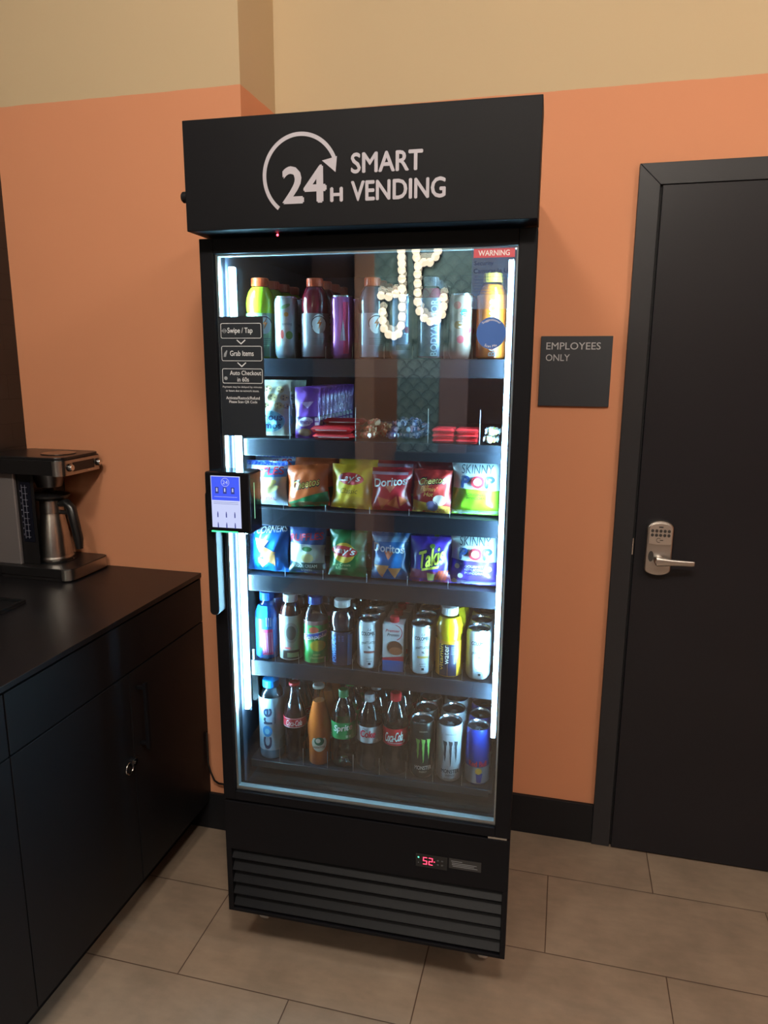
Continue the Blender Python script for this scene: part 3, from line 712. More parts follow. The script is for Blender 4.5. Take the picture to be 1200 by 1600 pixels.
b.ellipse(0.5325, 0.389, 0.0013, 0.0013, RED, fd, 0.0004)
b.ellipse(0.4945, 0.396, 0.0018, 0.0018, emis('green_led', (0.1, 1, 0.5, 1), 3), fd, 0.0004); b.ellipse(0.4945, 0.382, 0.001, 0.001, GI, fd, 0.0004)
for x in (0.541, 0.551):
    for z in (0.383, 0.394): b.ellipse(x, z, 0.0026, 0.0022, mk('button_grey', rgb(70, 72, 74), 0.5), fd, 0.0004)
th = b.build('thermostat', bp_); th['label'] = 'small thermostat showing a red 52'
b = MB(); b.box(0.567, 0.642, 0.0492, 0.05, 0.379, 0.405, mk('spec_label', rgb(40, 40, 42), 0.4))
f0 = front(0.0492)
for z, a, c in ((0.398, 0.572, 0.598), (0.393, 0.574, 0.632), (0.389, 0.574, 0.626), (0.385, 0.576, 0.634)): b.poly([(a, z), (c, z), (c, z + 0.0013), (a, z + 0.0013)], GI, f0, 0.0003)
b.build('spec_label', bp_)
b = MB(); b.box(0.655, 0.698, 0.052, 0.095, 0.4705, 0.4755, STEEL); b.build('hinge', vm)
# casters
for (cx_, cy_) in ((0.034, 0.215), (0.645, 0.215), (0.034, 0.67), (0.645, 0.67)):
    b = MB(); b.box(cx_ - 0.026, cx_ + 0.026, cy_ - 0.03, cy_ + 0.03, 0.149, 0.154, STEEL)
    for s_ in (-1, 1):
        b.prism([(cy_ - 0.02, 0.149), (cy_ + 0.03, 0.149), (cy_ + 0.014, 0.035), (cy_ - 0.002, 0.035)], cx_ + s_ * 0.017 - 0.0012, cx_ + s_ * 0.017 + 0.0012, STEEL, lambda x, y, o=0: (o, x, y))
    cs = b.build('caster', vm)
    b = MB(); b.lathe([(0, -0.013), (0.034, -0.013), (0.037, -0.009), (0.037, 0.009), (0.034, 0.013), (0, 0.013)], mk('caster_rubber', rgb(190, 188, 186), 0.5), 28)
    b.v = [(cx_ + z, cy_ + 0.006 + x, 0.037 + y) for x, y, z in b.v]; b.build('wheel', cs)

# LED strips
LED = emis('led_glow', (0.36, 0.76, 1.0, 1), LED_STRENGTH)
for ux, sgn in ((0.050, 1), (0.6545, -1)):
    b = MB(); b.box(ux - 0.006, ux + 0.006, 0.1105, 0.1125, 0.69, 1.745, LINER)
    st_ = b.build('led_strip', vm)
    b = MB(); b.box(ux - 0.0045, ux + 0.0045, 0.0955, 0.1103, 0.70, 1.745, LED); b.build('led_diffuser', st_)

# shelves
SHELF = mk('shelf_wire_black', rgb(24, 26, 32), 0.4)
zsh = [1.551, 1.370, 1.206, 1.042, 0.823, 0.552]
Ucol = {0: [.127, .186, .257, .318, .389, .451, .519, .579], 4: [.1188, .1795, .2466, .315, .380, .4425, .5075, .5775], 5: [.124, .186, .2495, .3155, .3817, .4483, .5143, .584], 1: [.1695, .3245, .488, .6005], 2: [.150, .252, .357, .448, .540], 3: [.150, .244, .350, .446, .540]}
for si, z in enumerate(zsh):
    b = MB(); b.box(0.046, 0.656, 0.118, 0.685, z - 0.010, z - 0.001, SHELF); sh = b.build('shelf', vm)
    b = MB()
    if si < 5: b.box(0.047, 0.6485, 0.1155, 0.1175, z - 0.040, z - 0.001, RAIL)
    else: b.box(0.047, 0.6485, 0.1155, 0.1175, z - 0.020, z - 0.001, RAIL)
    b.build('price_rail', sh, bevel=0.0006)
    b = MB()
    hgt = {0: 0.034, 1: 0.10, 2: 0.02, 3: 0.03, 4: 0.034, 5: 0.06}[si]
    for u in Ucol[si]:
        ve = 0.1215 if si in (2, 3) else 0.45
        d = MB(); d.add([(u, 0.119, z), (u, ve, z), (u, ve, z + hgt), (u, 0.1205, z + hgt), (u, 0.119, z + hgt * 0.7)], [(0, 1, 2, 3, 4)], ACRYLIC, False)
        d.box(u - 0.0006, u + 0.0006, 0.1186, 0.1198, z, z + hgt * 0.75, mk('acrylic_edge', rgb(190, 200, 205), 0.2))
        d.build('divider', sh)
    if si in (0, 4, 5):
        d = MB(); d.add([(0.06, 0.1185, z), (0.645, 0.1185, z), (0.645, 0.1185, z + hgt * 0.8), (0.06, 0.1185, z + hgt * 0.8)], [(0, 1, 2, 3)], ACRYLIC, False); d.build('front_stop', sh)

# ------------------------------------------------------------------ products
SHN = ['top shelf', 'second shelf', 'third shelf', 'fourth shelf', 'fifth shelf', 'bottom shelf']
ORD = ['foremost on', 'second back on', 'third back on', 'fourth back on', 'fifth back on']
def place(o, si, u, v, dz=0.0, rz=0.0):
    p = MW @ Vector((u, v, zsh[si] + dz)); o.location = p; o.rotation_euler[2] = VA + rz
def row(make, si, u, v0, step, n, desc, cat, group, rz=0.0, jitter=0.0004, fn=None):
    r = make()
    for k in range(n):
        o = r if k == 0 else copy_tree(r)
        place(o, si, u + (random.uniform(-jitter, jitter) if k else 0), v0 + k * step, 0, rz + (random.uniform(-0.3, 0.3) if k else 0))
        tag(o, '%s %s the %s' % (desc, ORD[k], SHN[si]), cat, group)
        if fn: fn(o, k)
    return r

SH = {
 'sport': [(0, 0), (.86, 0), (.96, .012), (1, .05), (1, .28), (.93, .32), (.93, .56), (.985, .60), (1, .66), (.97, .74), (.82, .83), (.6, .885), (.5, .90), (.5, .93)],
 'pet': [(0, 0), (.7, 0), (.9, .012), (1, .06), (1, .16), (.9, .26), (.92, .36), (1, .42), (1, .62), (.94, .69), (.74, .79), (.45, .885), (.37, .905), (.37, .935)],
 'gcoke': [(0, 0), (.84, 0), (.9, .02), (.84, .16), (.86, .3), (1, .46), (1, .58), (.84, .68), (.55, .8), (.41, .89), (.38, .95), (.46, .952), (.46, .985), (.4, 1.0), (0, 1.0)],
 'jar': [(0, 0), (.86, 0), (.93, .02), (.93, .3), (1, .4), (.98, .5), (.72, .66), (.5, .8), (.41, .9), (.40, .955), (.47, .958), (.47, .985), (.4, 1.0), (0, 1.0)],
 'round': [(0, 0), (.85, 0), (.97, .015), (1, .05), (1, .58), (.97, .66), (.85, .78), (.66, .86), (.52, .895), (.5, .93)],
 'water': [(0, 0), (.88, 0), (.96, .012), (.97, .05), (.97, .66), (.93, .70), (.6, .85), (.5, .88), (.5, .915)],
 'core': [(0, 0), (.9, 0), (.98, .012), (1, .04), (1, .80), (.93, .855), (.72, .90), (.62, .91), (.62, .925)],
}
def bottle(name, R, H, shape, liq, fill, cap, capr, capz, label=None, art=None, empty_mat=None, capmat_ridge=True, n=30):
    r = empty(name); P = [(a * R, c * H) for a, c in SH[shape]]
    em_ = empty_mat or PET
    # insert the fill line
    Q = []; fz_ = fill * H
    for i, (a, c) in enumerate(P):
        Q.append((a, c))
        if i + 1 < len(P) and c < fz_ < P[i + 1][1]:
            t = (fz_ - c) / (P[i + 1][1] - c); Q.append((a + t * (P[i + 1][0] - a), fz_))
    sm_ = [liq if Q[i + 1][1] <= fz_ + 1e-6 else em_ for i in range(len(Q) - 1)]
    b = MB(); b.lathe(Q, liq, n, seg_mats=sm_)
    fr = max(a for a, c in Q if abs(c - fz_) < 1e-6) if any(abs(c - fz_) < 1e-6 for a, c in Q) else None
    if fr: b.lathe([(0, fz_ - 0.0005), (fr * 0.98, fz_ - 0.0005)], liq, n)
    b.build('body', r)
    if cap:
        c0, c1 = capz[0] * H, capz[1] * H; cr2 = capr * R
        b = MB(); b.lathe([(0, c1), (cr2 * .9, c1), (cr2, c1 - 0.0015), (cr2, c0), (cr2 * .9, c0)][::-1], cap, 24)
        for k in range(24 if capmat_ridge else 0):
            t = 2 * PI * k / 24; x, y = cr2 * math.cos(t), cr2 * math.sin(t)
            b.box(x - 0.0005, x + 0.0005, y - 0.0005, y + 0.0005, c0 + 0.001, c1 - 0.002, cap)
        b.build('cap', r)
    if label:
        a0, a1, lm = label; zs = [a0 * H + (a1 - a0) * H * k / 8 for k in range(9)]
        def rad(z):
            for i in range(len(P) - 1):
                if P[i][1] <= z <= P[i + 1][1] and P[i + 1][1] > P[i][1]:
                    t = (z - P[i][1]) / (P[i + 1][1] - P[i][1]); return P[i][0] + t * (P[i + 1][0] - P[i][0])
            return R
        rl = max(rad(z) for z in zs) + 0.0004
        b = MB(); b.lathe([(rl, a0 * H), (rl, a1 * H)], lm, 36)
        if art: art(b, cyl(rl), H)
        b.build('label', r)
    return r
def can(name, R, H, body, art=None, lid=ALU, tabm=ALU):
    r = empty(name)
    b = MB(); b.lathe([(0, 0.003), (R * .72, 0), (R * .80, 0), (R * .97, 0.008), (R, 0.012), (R, H - 0.012), (R * .90, H - 0.003)], body, 36)
    if art: art(b, cyl(R), H)
    b.build('body', r)
    b = MB(); b.lathe([(R * .90, H - 0.003), (R * .92, H), (R * .88, H + 0.0005), (R * .84, H - 0.001), (R * .81, H - 0.0045), (0, H - 0.0045)], lid, 36)
    ld = b.build('lid', r)
    b = MB(); f_ = lambda x, y, o=0.0: (x, y, H - 0.0045 + o)
    b.ellipse(0, -R * .42, R * .30, R * .26, ALU_D, f_, 0.0003, n=18)
    b.prism([(R * .2 * math.cos(2 * PI * k / 16), R * .12 + R * .36 * math.sin(2 * PI * k / 16)) for k in range(16)], 0.0008, 0.0022, tabm, f_)
    b.build('pull_tab', ld)
    return r

ORCAP = paint(226, 92, 40, 0.4); WCAP = paint(228, 230, 228, 0.4); BCAP = paint(30, 90, 200, 0.35); YCAP = paint(240, 190, 60, 0.4)
LIQ = lambda r, g, b_: mk('drink_%d_%d_%d' % (r, g, b_), rgb(r, g, b_), 0.12, coat=0.6)

# ---- top shelf
def art_sport(lc, bolt=ink(214, 120, 60)):
    def a(b, f, H):
        b.ellipse(0.004, 0.074, 0.016, 0.021, ink(222, 226, 228), f, 0.0008, 0.006)
        b.arc(0.004, 0.074, 0.0165, 0.002, 0.2, 3.6, ink(40, 40, 44), f, 0.0011)
        b.poly([(0.002, 0.062), (0.010, 0.078), (0.005, 0.078), (0.010, 0.090), (-0.001, 0.074), (0.004, 0.074)], bolt, f, 0.0014)
        for k in range(4): b.poly([(-0.012, 0.030 + k * 0.004), (0.018, 0.030 + k * 0.004), (0.018, 0.0315 + k * 0.004), (-0.012, 0.0315 + k * 0.004)], ink(90, 96, 100), f, 0.0008, 0.006)
    return a
row(lambda: bottle('sports_drink_bottle', .0330, .176, 'sport', LIQ(196, 240, 40), .885, ORCAP, .58, (.895, 1.0), (.02, .56, foil(150, 190, 140)), art_sport(0)), 0, .092, .157, .0685, 4,
    'neon yellow sports drink with orange cap', 'bottle', 'neon yellow sports drinks', rz=0.5)
def art_fruitcan(b, f, H):
    b.ellipse(-0.010, 0.052, 0.004, 0.010, ink(196, 70, 60), f, 0.0006, 0.005); b.ellipse(0.006, 0.050, 0.008, 0.009, ink(120, 160, 70), f, 0.0006, 0.005)
    b.text('sparkling', -0.010, 0.012, 0.070, 0.078, ink(90, 100, 110), f, 0.0008, sub=0.008); b.ellipse(-0.002, 0.112, 0.012, 0.004, ink(130, 170, 120), f, 0.0006, 0.005, rot=0.4)
    b.ellipse(0.0, 0.095, 0.005, 0.005, ink(220, 170, 90), f, 0.0006)
row(lambda: can('slim_can', .0262, .134, mk('can_pale', rgb(190, 202, 208), .3, metal=.5), art_fruitcan), 0, .155, .152, .056, 4, 'pale grey slim can with small fruit pictures', 'can', 'pale fruit cans', rz=0.35)
row(lambda: bottle('sports_drink_bottle', .0315, .173, 'sport', LIQ(112, 20, 34), .885, ORCAP, .58, (.895, 1.0), (.02, .56, foil(120, 108, 112)), art_sport(0)), 0, .2225, .155, .0665, 4,
    'dark red sports drink with orange cap', 'bottle', 'dark red sports drinks', rz=0.45)
def art_pinkcan(b, f, H):
    b.poly([(-0.008, 0.038), (0.006, 0.038), (0.000, 0.085)], ink(170, 150, 170), f, 0.0006, 0.006); b.poly([(-.0, 0.01), (.012, 0.01), (.012, .12), (.0, .12)], ink(222, 60, 110), f, 0.0005, 0.008)
row(lambda: can('slim_can', .0262, .134, mk('can_pink', rgb(196, 110, 180), .28, metal=.5), art_pinkcan), 0, .286, .152, .056, 4, 'pink and lilac slim can', 'can', 'pink slim cans', rz=0.35)
row(lambda: bottle('sports_drink_bottle', .0300, .172, 'sport', LIQ(92, 90, 100), .885, ORCAP, .58, (.895, 1.0), (.02, .56, foil(134, 142, 156)), art_sport(0)), 0, .354, .155, .0650, 4,
    'pale grey sports drink with orange cap', 'bottle', 'grey sports drinks', rz=0.4)
def art_c2(b, f, H):
    b.poly([(-.014, .018), (.018, .018), (.018, .030), (-.014, .030)], ink(60, 70, 84), f, .0006, .006); b.ellipse(.010, .060, .005, .007, ink(200, 60, 110), f, .0006, .005)
row(lambda: can('slim_can', .0258, .134, mk('can_blue_grey', rgb(140, 160, 184), .3, metal=.5), art_c2), 0, .420, .152, .056, 4, 'blue grey slim can', 'can', 'blue grey slim cans', rz=0.3)
def art_ba(txtc):
    def a(b, f, H): b.text('BODYARMOR', -0.006, 0.009, 0.006, 0.122, txtc, f, 0.0008, bold=0.02, up=True, sub=0.008)
    return a
row(lambda: bottle('sports_drink_bottle', .0290, .170, 'round', LIQ(126, 44, 66), .86, paint(60, 66, 80), .55, (.89, 1.0), (.03, .74, foil(86, 92, 112)), art_ba(ink(176, 196, 210))), 0, .4845, .153, .062, 4,
    'grey sports drink with lettering running upwards', 'bottle', 'grey vertical-lettered sports drinks', rz=0.35)
def art_c3(b, f, H):
    for x, z, c_ in ((-.012, .110, (200, 90, 80)), (.004, .095, (60, 150, 170)), (-.010, .07, (190, 130, 60)), (.012, .06, (190, 60, 80)), (-.004, .04, (200, 80, 90)), (.010, .116, (190, 130, 70))): b.ellipse(x, z, .008, .008, ink(*c_), f, .0006, .005)
    b.text('Alani', -.008, .012, .060, .095, WHITE, f, .0012, up=True, sub=0.008)
row(lambda: can('slim_can', .0255, .134, mk('can_multi', rgb(196, 168, 150), .3, metal=.5), art_c3), 0, .550, .152, .056, 4, 'slim can with multicoloured splashes', 'can', 'multicoloured slim cans', rz=0.25)
row(lambda: bottle('sports_drink_bottle', .0318, .176, 'round', LIQ(240, 130, 30), .86, YCAP, .60, (.89, 1.0), (.03, .74, foil(236, 120, 40)), art_ba(ink(250, 246, 240))), 0, .6145, .156, .0665, 4,
    'orange sports drink with yellow cap', 'bottle', 'orange sports drinks', rz=0.1)

# ---- bags
def bag(name, Wd, Hh, T, base, zones=(), art=None, seed=0, nx=16, nz=20):
    rnd = random.Random(seed); ph = [rnd.uniform(0, 6) for _ in range(6)]
    cr_ = 0.10
    def half(z):
        t = z / Hh; return Wd / 2 * (1 - 0.06 * math.sin(PI * t)) * (1 + 0.02 * math.sin(9 * t + ph[0]))
    def surf(x, z):
        t = min(max(z / Hh, 0), 1); s_ = min(1, abs(x) / half(z))
        e_ = min(t / cr_, (1 - t) / cr_, 1.0)
        bulge = (1 - s_ ** 2.6) * math.sin(PI * min(max((t - 0.03) / 0.94, 0), 1)) ** 0.55 * (0.25 + 0.75 * e_)
        wr = 0.0016 * math.sin(x * 190 + ph[1] + 3 * math.sin(z * 70 + ph[2])) * (1 - e_ * 0.65) + 0.0011 * math.sin(z * 150 + x * 80 + ph[3]) + 0.0009 * math.sin(x * 260 - z * 120 + ph[4])
        return T / 2 * bulge, wr
    fnf = lambda x, z, o=0.0: (x, -(surf(x, z)[0] + surf(x, z)[1]) - 0.0006 - o, z)
    b = MB(); V = []; F = []
    for side in (-1, 1):
        for j in range(nz + 1):
            z = Hh * j / nz; hw = half(z)
            for i in range(nx + 1):
                x = -hw + 2 * hw * i / nx; q, wr = surf(x, z)
                edge = 0 if i in (0, nx) else 1
                V.append((x, (side * q if side > 0 else -q) - wr * (1 if side < 0 else -0.3) * edge + side * 0.0006 * edge, z))
    n1 = (nx + 1) * (nz + 1)
    for sd in range(2):
        for j in range(nz):
            for i in range(nx):
                a = sd * n1 + j * (nx + 1) + i; f_ = (a, a + 1, a + nx + 2, a + nx + 1)
                F.append(f_ if sd == 0 else f_[::-1])
    b.add(V, F, base)
    fo = lambda x, z, o=0.0: fnf(max(-half(z) * .985, min(half(z) * .985, x)), z, o)
    for k, (poly_, mt) in enumerate(zones): b.poly([(x * Wd, z * Hh) for x, z in poly_], mt, fo, 0.0009 + 0.0003 * k, 0.006)
    CRP = mk('crimp_' + base.name, tuple(base.node_tree.nodes['Principled BSDF'].inputs['Base Color'].default_value), .3, coat=.5)
    for z in (0.006, Hh - 0.006):
        for q in range(3): b.poly([(-half(z) * .97, z - .003 + q * .0026), (half(z) * .97, z - .003 + q * .0026), (half(z) * .97, z - .002 + q * .0026), (-half(z) * .97, z - .002 + q * .0026)], CRP, fo, 0.0012, 0.008)
    if art: art(b, fo, Wd, Hh)
    return b.build(name, ang=60)
def T_(b, f, s, x0, x1, z0, z1, m_, o=0.0022, **k): b.text(s, x0, x1, z0, z1, m_, f, o, sub=0.006, **k)
def wave(amp, cx=0.0, w_=0.1): return lambda x, y: (x, y + amp * math.sin((x - cx) / w_ * PI))
def chips(b, f, pts, m_=None, o=0.0016):
    m_ = m_ or ink(206, 140, 70)
    for cx_, cz_, r_, a_ in pts: b.poly([(cx_ + r_ * math.cos(a_ + k * 2 * PI / 3), cz_ + r_ * math.sin(a_ + k * 2 * PI / 3)) for k in range(3)], m_, f, o, 0.006)

def bagrow(si, u, v, make, desc, grp, rz=0.0, lean=-0.10, backs=2, back_h=1.12, roll=0.0, step=0.055):
    r = make()
    for k in range(backs + 1):
        o = r if k == 0 else copy_tree(r)
        place(o, si, u + (random.uniform(-.001, .001) if k else 0), v + step * k, 0.004, rz + (random.uniform(-.03, .03) if k else 0))
        o.rotation_euler[0] = lean; o.rotation_euler[1] = roll
        if k: o.scale = (1.0, 1.0, back_h)
        tag(o, '%s %s the %s' % (desc, ORD[k], SHN[si]), 'snack bag', grp)

# third shelf
def m1():
    def art(b, f, Wd, H):
        T_(b, f, 'RUFFLES', -.046, .046, .070, .088, ink(200, 40, 60), bold=.03, warp=wave(.004)); b.ellipse(.0, .045, .034, .010, ink(226, 196, 120), f, .0018, .006, rot=.4); b.ellipse(.01, .034, .030, .008, ink(236, 214, 150), f, .002, .006, rot=.4)
        T_(b, f, 'ORIGINAL', -.03, .03, .012, .020, ink(190, 50, 70), bold=.02)
    return bag('chip_bag', .108, .104, .044, foil(200, 212, 228), [([(-.5, .60), (.5, .66), (.5, .84), (-.5, .80)], foil(60, 120, 200)), ([(-.5, .9), (.5, .9), (.5, 1), (-.5, 1)], foil(40, 90, 200))], art, 1)
bagrow(2, .0975, .146, m1, 'white and blue ridged crisp bag', 'white and blue ridged crisp bags', rz=-0.06)
def m2():
    def art(b, f, Wd, H):
        T_(b, f, 'Cheetos', -.033, .033, .044, .066, ink(40, 30, 20), .0020, bold=.05, shear=.2, warp=lambda x, y: (x, y + x * .15)); T_(b, f, 'Cheetos', -.032, .032, .046, .064, ink(240, 190, 90), .0028, bold=.01, shear=.2, warp=lambda x, y: (x, y + x * .15))
    return bag('chip_bag', .102, .098, .044, foil(226, 104, 44), [([(-.5, 0), (.5, 0), (.5, .36), (.1, .28), (-.1, .12), (-.5, .10)], foil(30, 130, 70)), ([(-.3, .05), (.2, .02), (.1, .12), (-.2, .14)], foil(190, 160, 110))], art, 2)
bagrow(2, .203, .148, m2, 'orange and green cheese puff bag', 'orange cheese puff bags', rz=0.08, roll=-0.06)
def m3():
    def art(b, f, Wd, H):
        b.ellipse(.004, .070, .030, .014, ink(200, 40, 50), f, .0016, .006, rot=-.06); T_(b, f, "Lay's", -.022, .028, .060, .080, WHITE, .0026, bold=.02, shear=.2); T_(b, f, 'Classic', -.018, .022, .036, .048, ink(110, 80, 20), shear=.3)
    return bag('chip_bag', .102, .102, .046, foil(244, 196, 50), [([(-.3, .02), (.4, .02), (.4, .25), (.1, .30)], foil(236, 182, 70))], art, 3)
bagrow(2, .305, .150, m3, 'yellow crisp bag with a red oval badge', 'yellow crisp bags', rz=-0.12)
def m4():
    def art(b, f, Wd, H):
        T_(b, f, 'Doritos', -.038, .036, .058, .076, ink(236, 236, 236), bold=.03, warp=lambda x, y: (x, y + x * .1)); b.poly([(-.012, .058), (.014, .06), (.0, .042)], ink(220, 120, 90), f, .0016, .006)
        chips(b, f, [(-.018, .020, .018, .3), (.008, .018, .018, 1.2), (.028, .024, .014, .1)], ink(206, 96, 50))
    return bag('chip_bag', .096, .098, .044, foil(196, 32, 48), [([(-.5, .84), (.4, .84), (.4, .92), (-.5, .92)], foil(190, 150, 170))], art, 4)
bagrow(2, .401, .148, m4, 'red tortilla chip bag', 'red tortilla chip bags', rz=0.05)
def m5():
    def art(b, f, Wd, H):
        T_(b, f, 'Cheetos', -.026, .034, .064, .082, ink(40, 24, 20), .0020, bold=.05, shear=.2, warp=lambda x, y: (x, y + x * .12)); T_(b, f, 'Cheetos', -.025, .033, .066, .080, ink(250, 214, 120), .0028, bold=.005, shear=.2, warp=lambda x, y: (x, y + x * .12))
        T_(b, f, "Flamin'\nHot", -.022, .018, .038, .060, ink(250, 190, 90), .0026, shear=.3)
        b.ellipse(-.02, .014, .016, .010, ink(240, 190, 60), f, .0022, .006); b.ellipse(.005, .016, .014, .012, ink(120, 110, 150), f, .0022, .006); b.ellipse(.022, .030, .014, .012, ink(230, 210, 200), f, .0022, .006)
    return bag('chip_bag', .092, .098, .044, foil(206, 52, 46), [([(-.5, .7), (.1, .8), (-.1, .5), (-.5, .3)], foil(226, 120, 60)), ([(-.5, 0), (.5, 0), (.5, .15), (-.5, .3)], foil(226, 190, 80))], art, 5)
bagrow(2, .494, .148, m5, 'red and yellow hot cheese puff bag', 'red hot cheese puff bags', rz=-0.1)
def skinny(lower, l2, sub_):
    def mk_():
        def art(b, f, Wd, H):
            T_(b, f, 'SKINNY', -.034, .036, .092, .112, ink(60, 78, 96), bold=-.004); T_(b, f, 'P', -.034, -.014, .062, .086, ink(30, 60, 110), bold=.06); T_(b, f, 'P', .020, .040, .062, .086, ink(30, 60, 110), bold=.06)
            b.ellipse(.003, .074, .0155, .0135, ink(206, 60, 70), f, .0022, .006); b.ellipse(.003, .074, .009, .008, ink(236, 226, 210), f, .0028)
            for k, s_ in enumerate(sub_): T_(b, f, s_, -.020, .022, .043 - k * .008, .0485 - k * .008, ink(236, 240, 246) if l2 else ink(60, 100, 40))
            if l2:
                for x, z in ((-.030, .022), (-.038, .044), (.034, .040), (-.044, .008)): b.ellipse(x, z, .006, .006, ink(216, 206, 180), f, .0022)
        return bag('popcorn_bag', .114, .120, .050, foil(214, 228, 232), [([(-.5, 0), (.5, 0), (.5, .46), (-.5, .50)], lower)], art, 6)
    return mk_
bagrow(2, .5950, .150, skinny(foil(150, 210, 40), False, ['ORIGINAL', 'POPCORN']), 'white and lime green popcorn bag', 'lime popcorn bags', rz=0.0, backs=1)

# fourth shelf
def n1():
    def art(b, f, Wd, H):
        T_(b, f, 'POPCORNERS', -.058, .050, .094, .110, ink(214, 220, 226), bold=.02, shear=.15, warp=lambda x, y: (x, y + x * .12))
        m_ = ink(196, 140, 84); chips(b, f, [(-.012, .068, .022, .4), (.004, .046, .022, 2.2), (.014, .030, .018, 1.0), (-.008, .022, .016, .2)], m_)
    return bag('chip_bag', .106, .120, .044, foil(24, 116, 206), [([(-.5, .82), (.5, .86), (.5, 1), (-.5, 1)], foil(24, 40, 70))], art, 7)
bagrow(3, .098, .146, n1, 'blue corn chip bag with dark top', 'blue corn chip bags', rz=-0.04)
def n2():
    def art(b, f, Wd, H):
        T_(b, f, 'RUFFLES', -.040, .040, .082, .098, ink(216, 60, 80), bold=.03, warp=wave(.003)); b.ellipse(-.002, .050, .034, .020, ink(206, 216, 206), f, .0018, .006); b.ellipse(.004, .040, .015, .011, ink(232, 214, 150), f, .0024, .006)
        b.ellipse(.004, .062, .012, .006, ink(60, 110, 60), f, .0024, .006)
        T_(b, f, 'SOUR CREAM', -.028, .026, .016, .024, ink(220, 226, 220), bold=.01); T_(b, f, '& ONION', -.014, .012, .006, .012, ink(220, 226, 220))
    return bag('chip_bag', .092, .114, .044, foil(70, 96, 160), [([(-.5, 0), (.5, 0), (.5, .24), (-.5, .26)], foil(20, 60, 50)), ([(-.5, .26), (.5, .24), (.5, .62), (-.5, .66)], foil(196, 206, 214))], art, 8)
bagrow(3, .197, .147, n2, 'blue, white and dark green ridged crisp bag', 'blue and dark green ridged crisp bags', rz=0.05)
def n3():
    def art(b, f, Wd, H):
        b.ellipse(-.004, .058, .027, .024, ink(236, 190, 60), f, .0018, .006); b.ellipse(-.004, .062, .032, .013, ink(206, 40, 50), f, .0022, .006, rot=-.08); T_(b, f, "Lay's", -.030, .024, .052, .072, WHITE, .0030, bold=.02, shear=.25, warp=lambda x, y: (x, y - x * .1))
        T_(b, f, 'Sour Cream', -.034, .012, .026, .033, ink(196, 220, 160)); T_(b, f, '& Onion', -.026, .004, .017, .024, ink(196, 220, 160))
    return bag('chip_bag', .096, .116, .044, foil(30, 120, 60), [([(.15, .5), (.5, .55), (.5, .9), (.1, .97)], foil(110, 150, 110))], art, 9)
bagrow(3, .296, .148, n3, 'green crisp bag with a red and yellow badge', 'green crisp bags', rz=-0.05)
def n4():
    def art(b, f, Wd, H):
        T_(b, f, 'Doritos', -.038, .034, .066, .084, ink(214, 222, 230), bold=.03, warp=lambda x, y: (x, y - x * .06)); b.poly([(-.012, .070), (.012, .068), (-.002, .048)], ink(190, 110, 80), f, .0016, .006)
        chips(b, f, [(-.018, .024, .021, -PI / 2), (.012, .020, .018, -PI / 2)], ink(206, 140, 84))
    return bag('chip_bag', .092, .112, .044, foil(20, 104, 170), [([(-.5, .8), (.5, .8), (.3, 1), (-.5, 1)], foil(110, 150, 190))], art, 10)
bagrow(3, .399, .148, n4, 'blue tortilla chip bag', 'blue tortilla chip bags', rz=0.06)
def n5():
    def art(b, f, Wd, H):
        T_(b, f, 'Takis', -.026, .034, .038, .080, ink(20, 20, 60), .0020, bold=.06, shear=.1, warp=lambda x, y: (x, y + x * .3)); T_(b, f, 'Takis', -.025, .033, .040, .078, ink(226, 230, 90), .0028, bold=.025, shear=.1, warp=lambda x, y: (x, y + x * .3))
        b.poly([(-.018, .034), (.022, .042), (.020, .036), (-.018, .028)], ink(226, 230, 90), f, .0024, .006); b.ellipse(.006, .086, .006, .005, ink(120, 150, 60), f, .0024)
        for k in range(4): b.poly([(.010 + k * .007, .006), (.015 + k * .007, .006), (.026 + k * .006, .030), (.021 + k * .006, .030)], ink(206, 84, 60), f, .0022, .006)
        b.poly([(-.005, .004), (.008, .004), (.012, .022), (-.006, .024)], ink(200, 206, 110), f, .0022, .006)
    return bag('chip_bag', .098, .106, .044, foil(84, 52, 176), [([(-.5, 0), (.5, 0), (.5, .18), (.1, .26), (-.1, .1), (-.5, .3)], foil(150, 70, 110))], art, 11)
bagrow(3, .494, .148, n5, 'purple rolled chip bag with yellow lettering', 'purple rolled chip bags', rz=0.04)
bagrow(3, .5950, .150, skinny(foil(92, 66, 176), True, ['GOURMET', 'KETTLECORN', 'POPCORN']), 'white and purple popcorn bag', 'purple popcorn bags', backs=1, back_h=1.06)

# second shelf: cookies, purple packs, bars, sweets
def amos():
    def art(b, f, Wd, H):
        for x, z, r_ in ((-.03, .102, .009), (.0, .108, .010), (.028, .106, .009), (.012, .088, .011), (.038, .088, .009), (-.02, .082, .010), (.026, .070, .009), (.042, .068, .007), (-.002, .070, .008), (-.035, .066, .009)):
            b.ellipse(x, z, r_, r_ * .85, ink(196, 168, 120), f, .0016, .006)
            for k in range(3): b.ellipse(x + r_ * .5 * math.cos(k * 2.1), z + r_ * .4 * math.sin(k * 2.1), .0018, .0018, ink(60, 40, 24), f, .0020)
        b.ellipse(.0, .034, .040, .027, ink(236, 240, 240), f, .0016, .006); b.ellipse(.0, .034, .038, .025, ink(130, 200, 226), f, .0020, .006)
        T_(b, f, 'Famous', -.034, .034, .036, .052, ink(20, 50, 110), .0026, bold=.02, shear=.15); T_(b, f, 'Amos', -.026, .030, .017, .032, ink(20, 50, 110), .0026, bold=.02, shear=.15)
    return bag('cookie_bag', .104, .128, .046, foil(226, 226, 206), [], art, 12)
bagrow(1, .110, .150, amos, 'cream cookie bag with cookie pictures and blue oval', 'cream cookie bags', rz=0.1, lean=-.04, backs=2, back_h=.98)
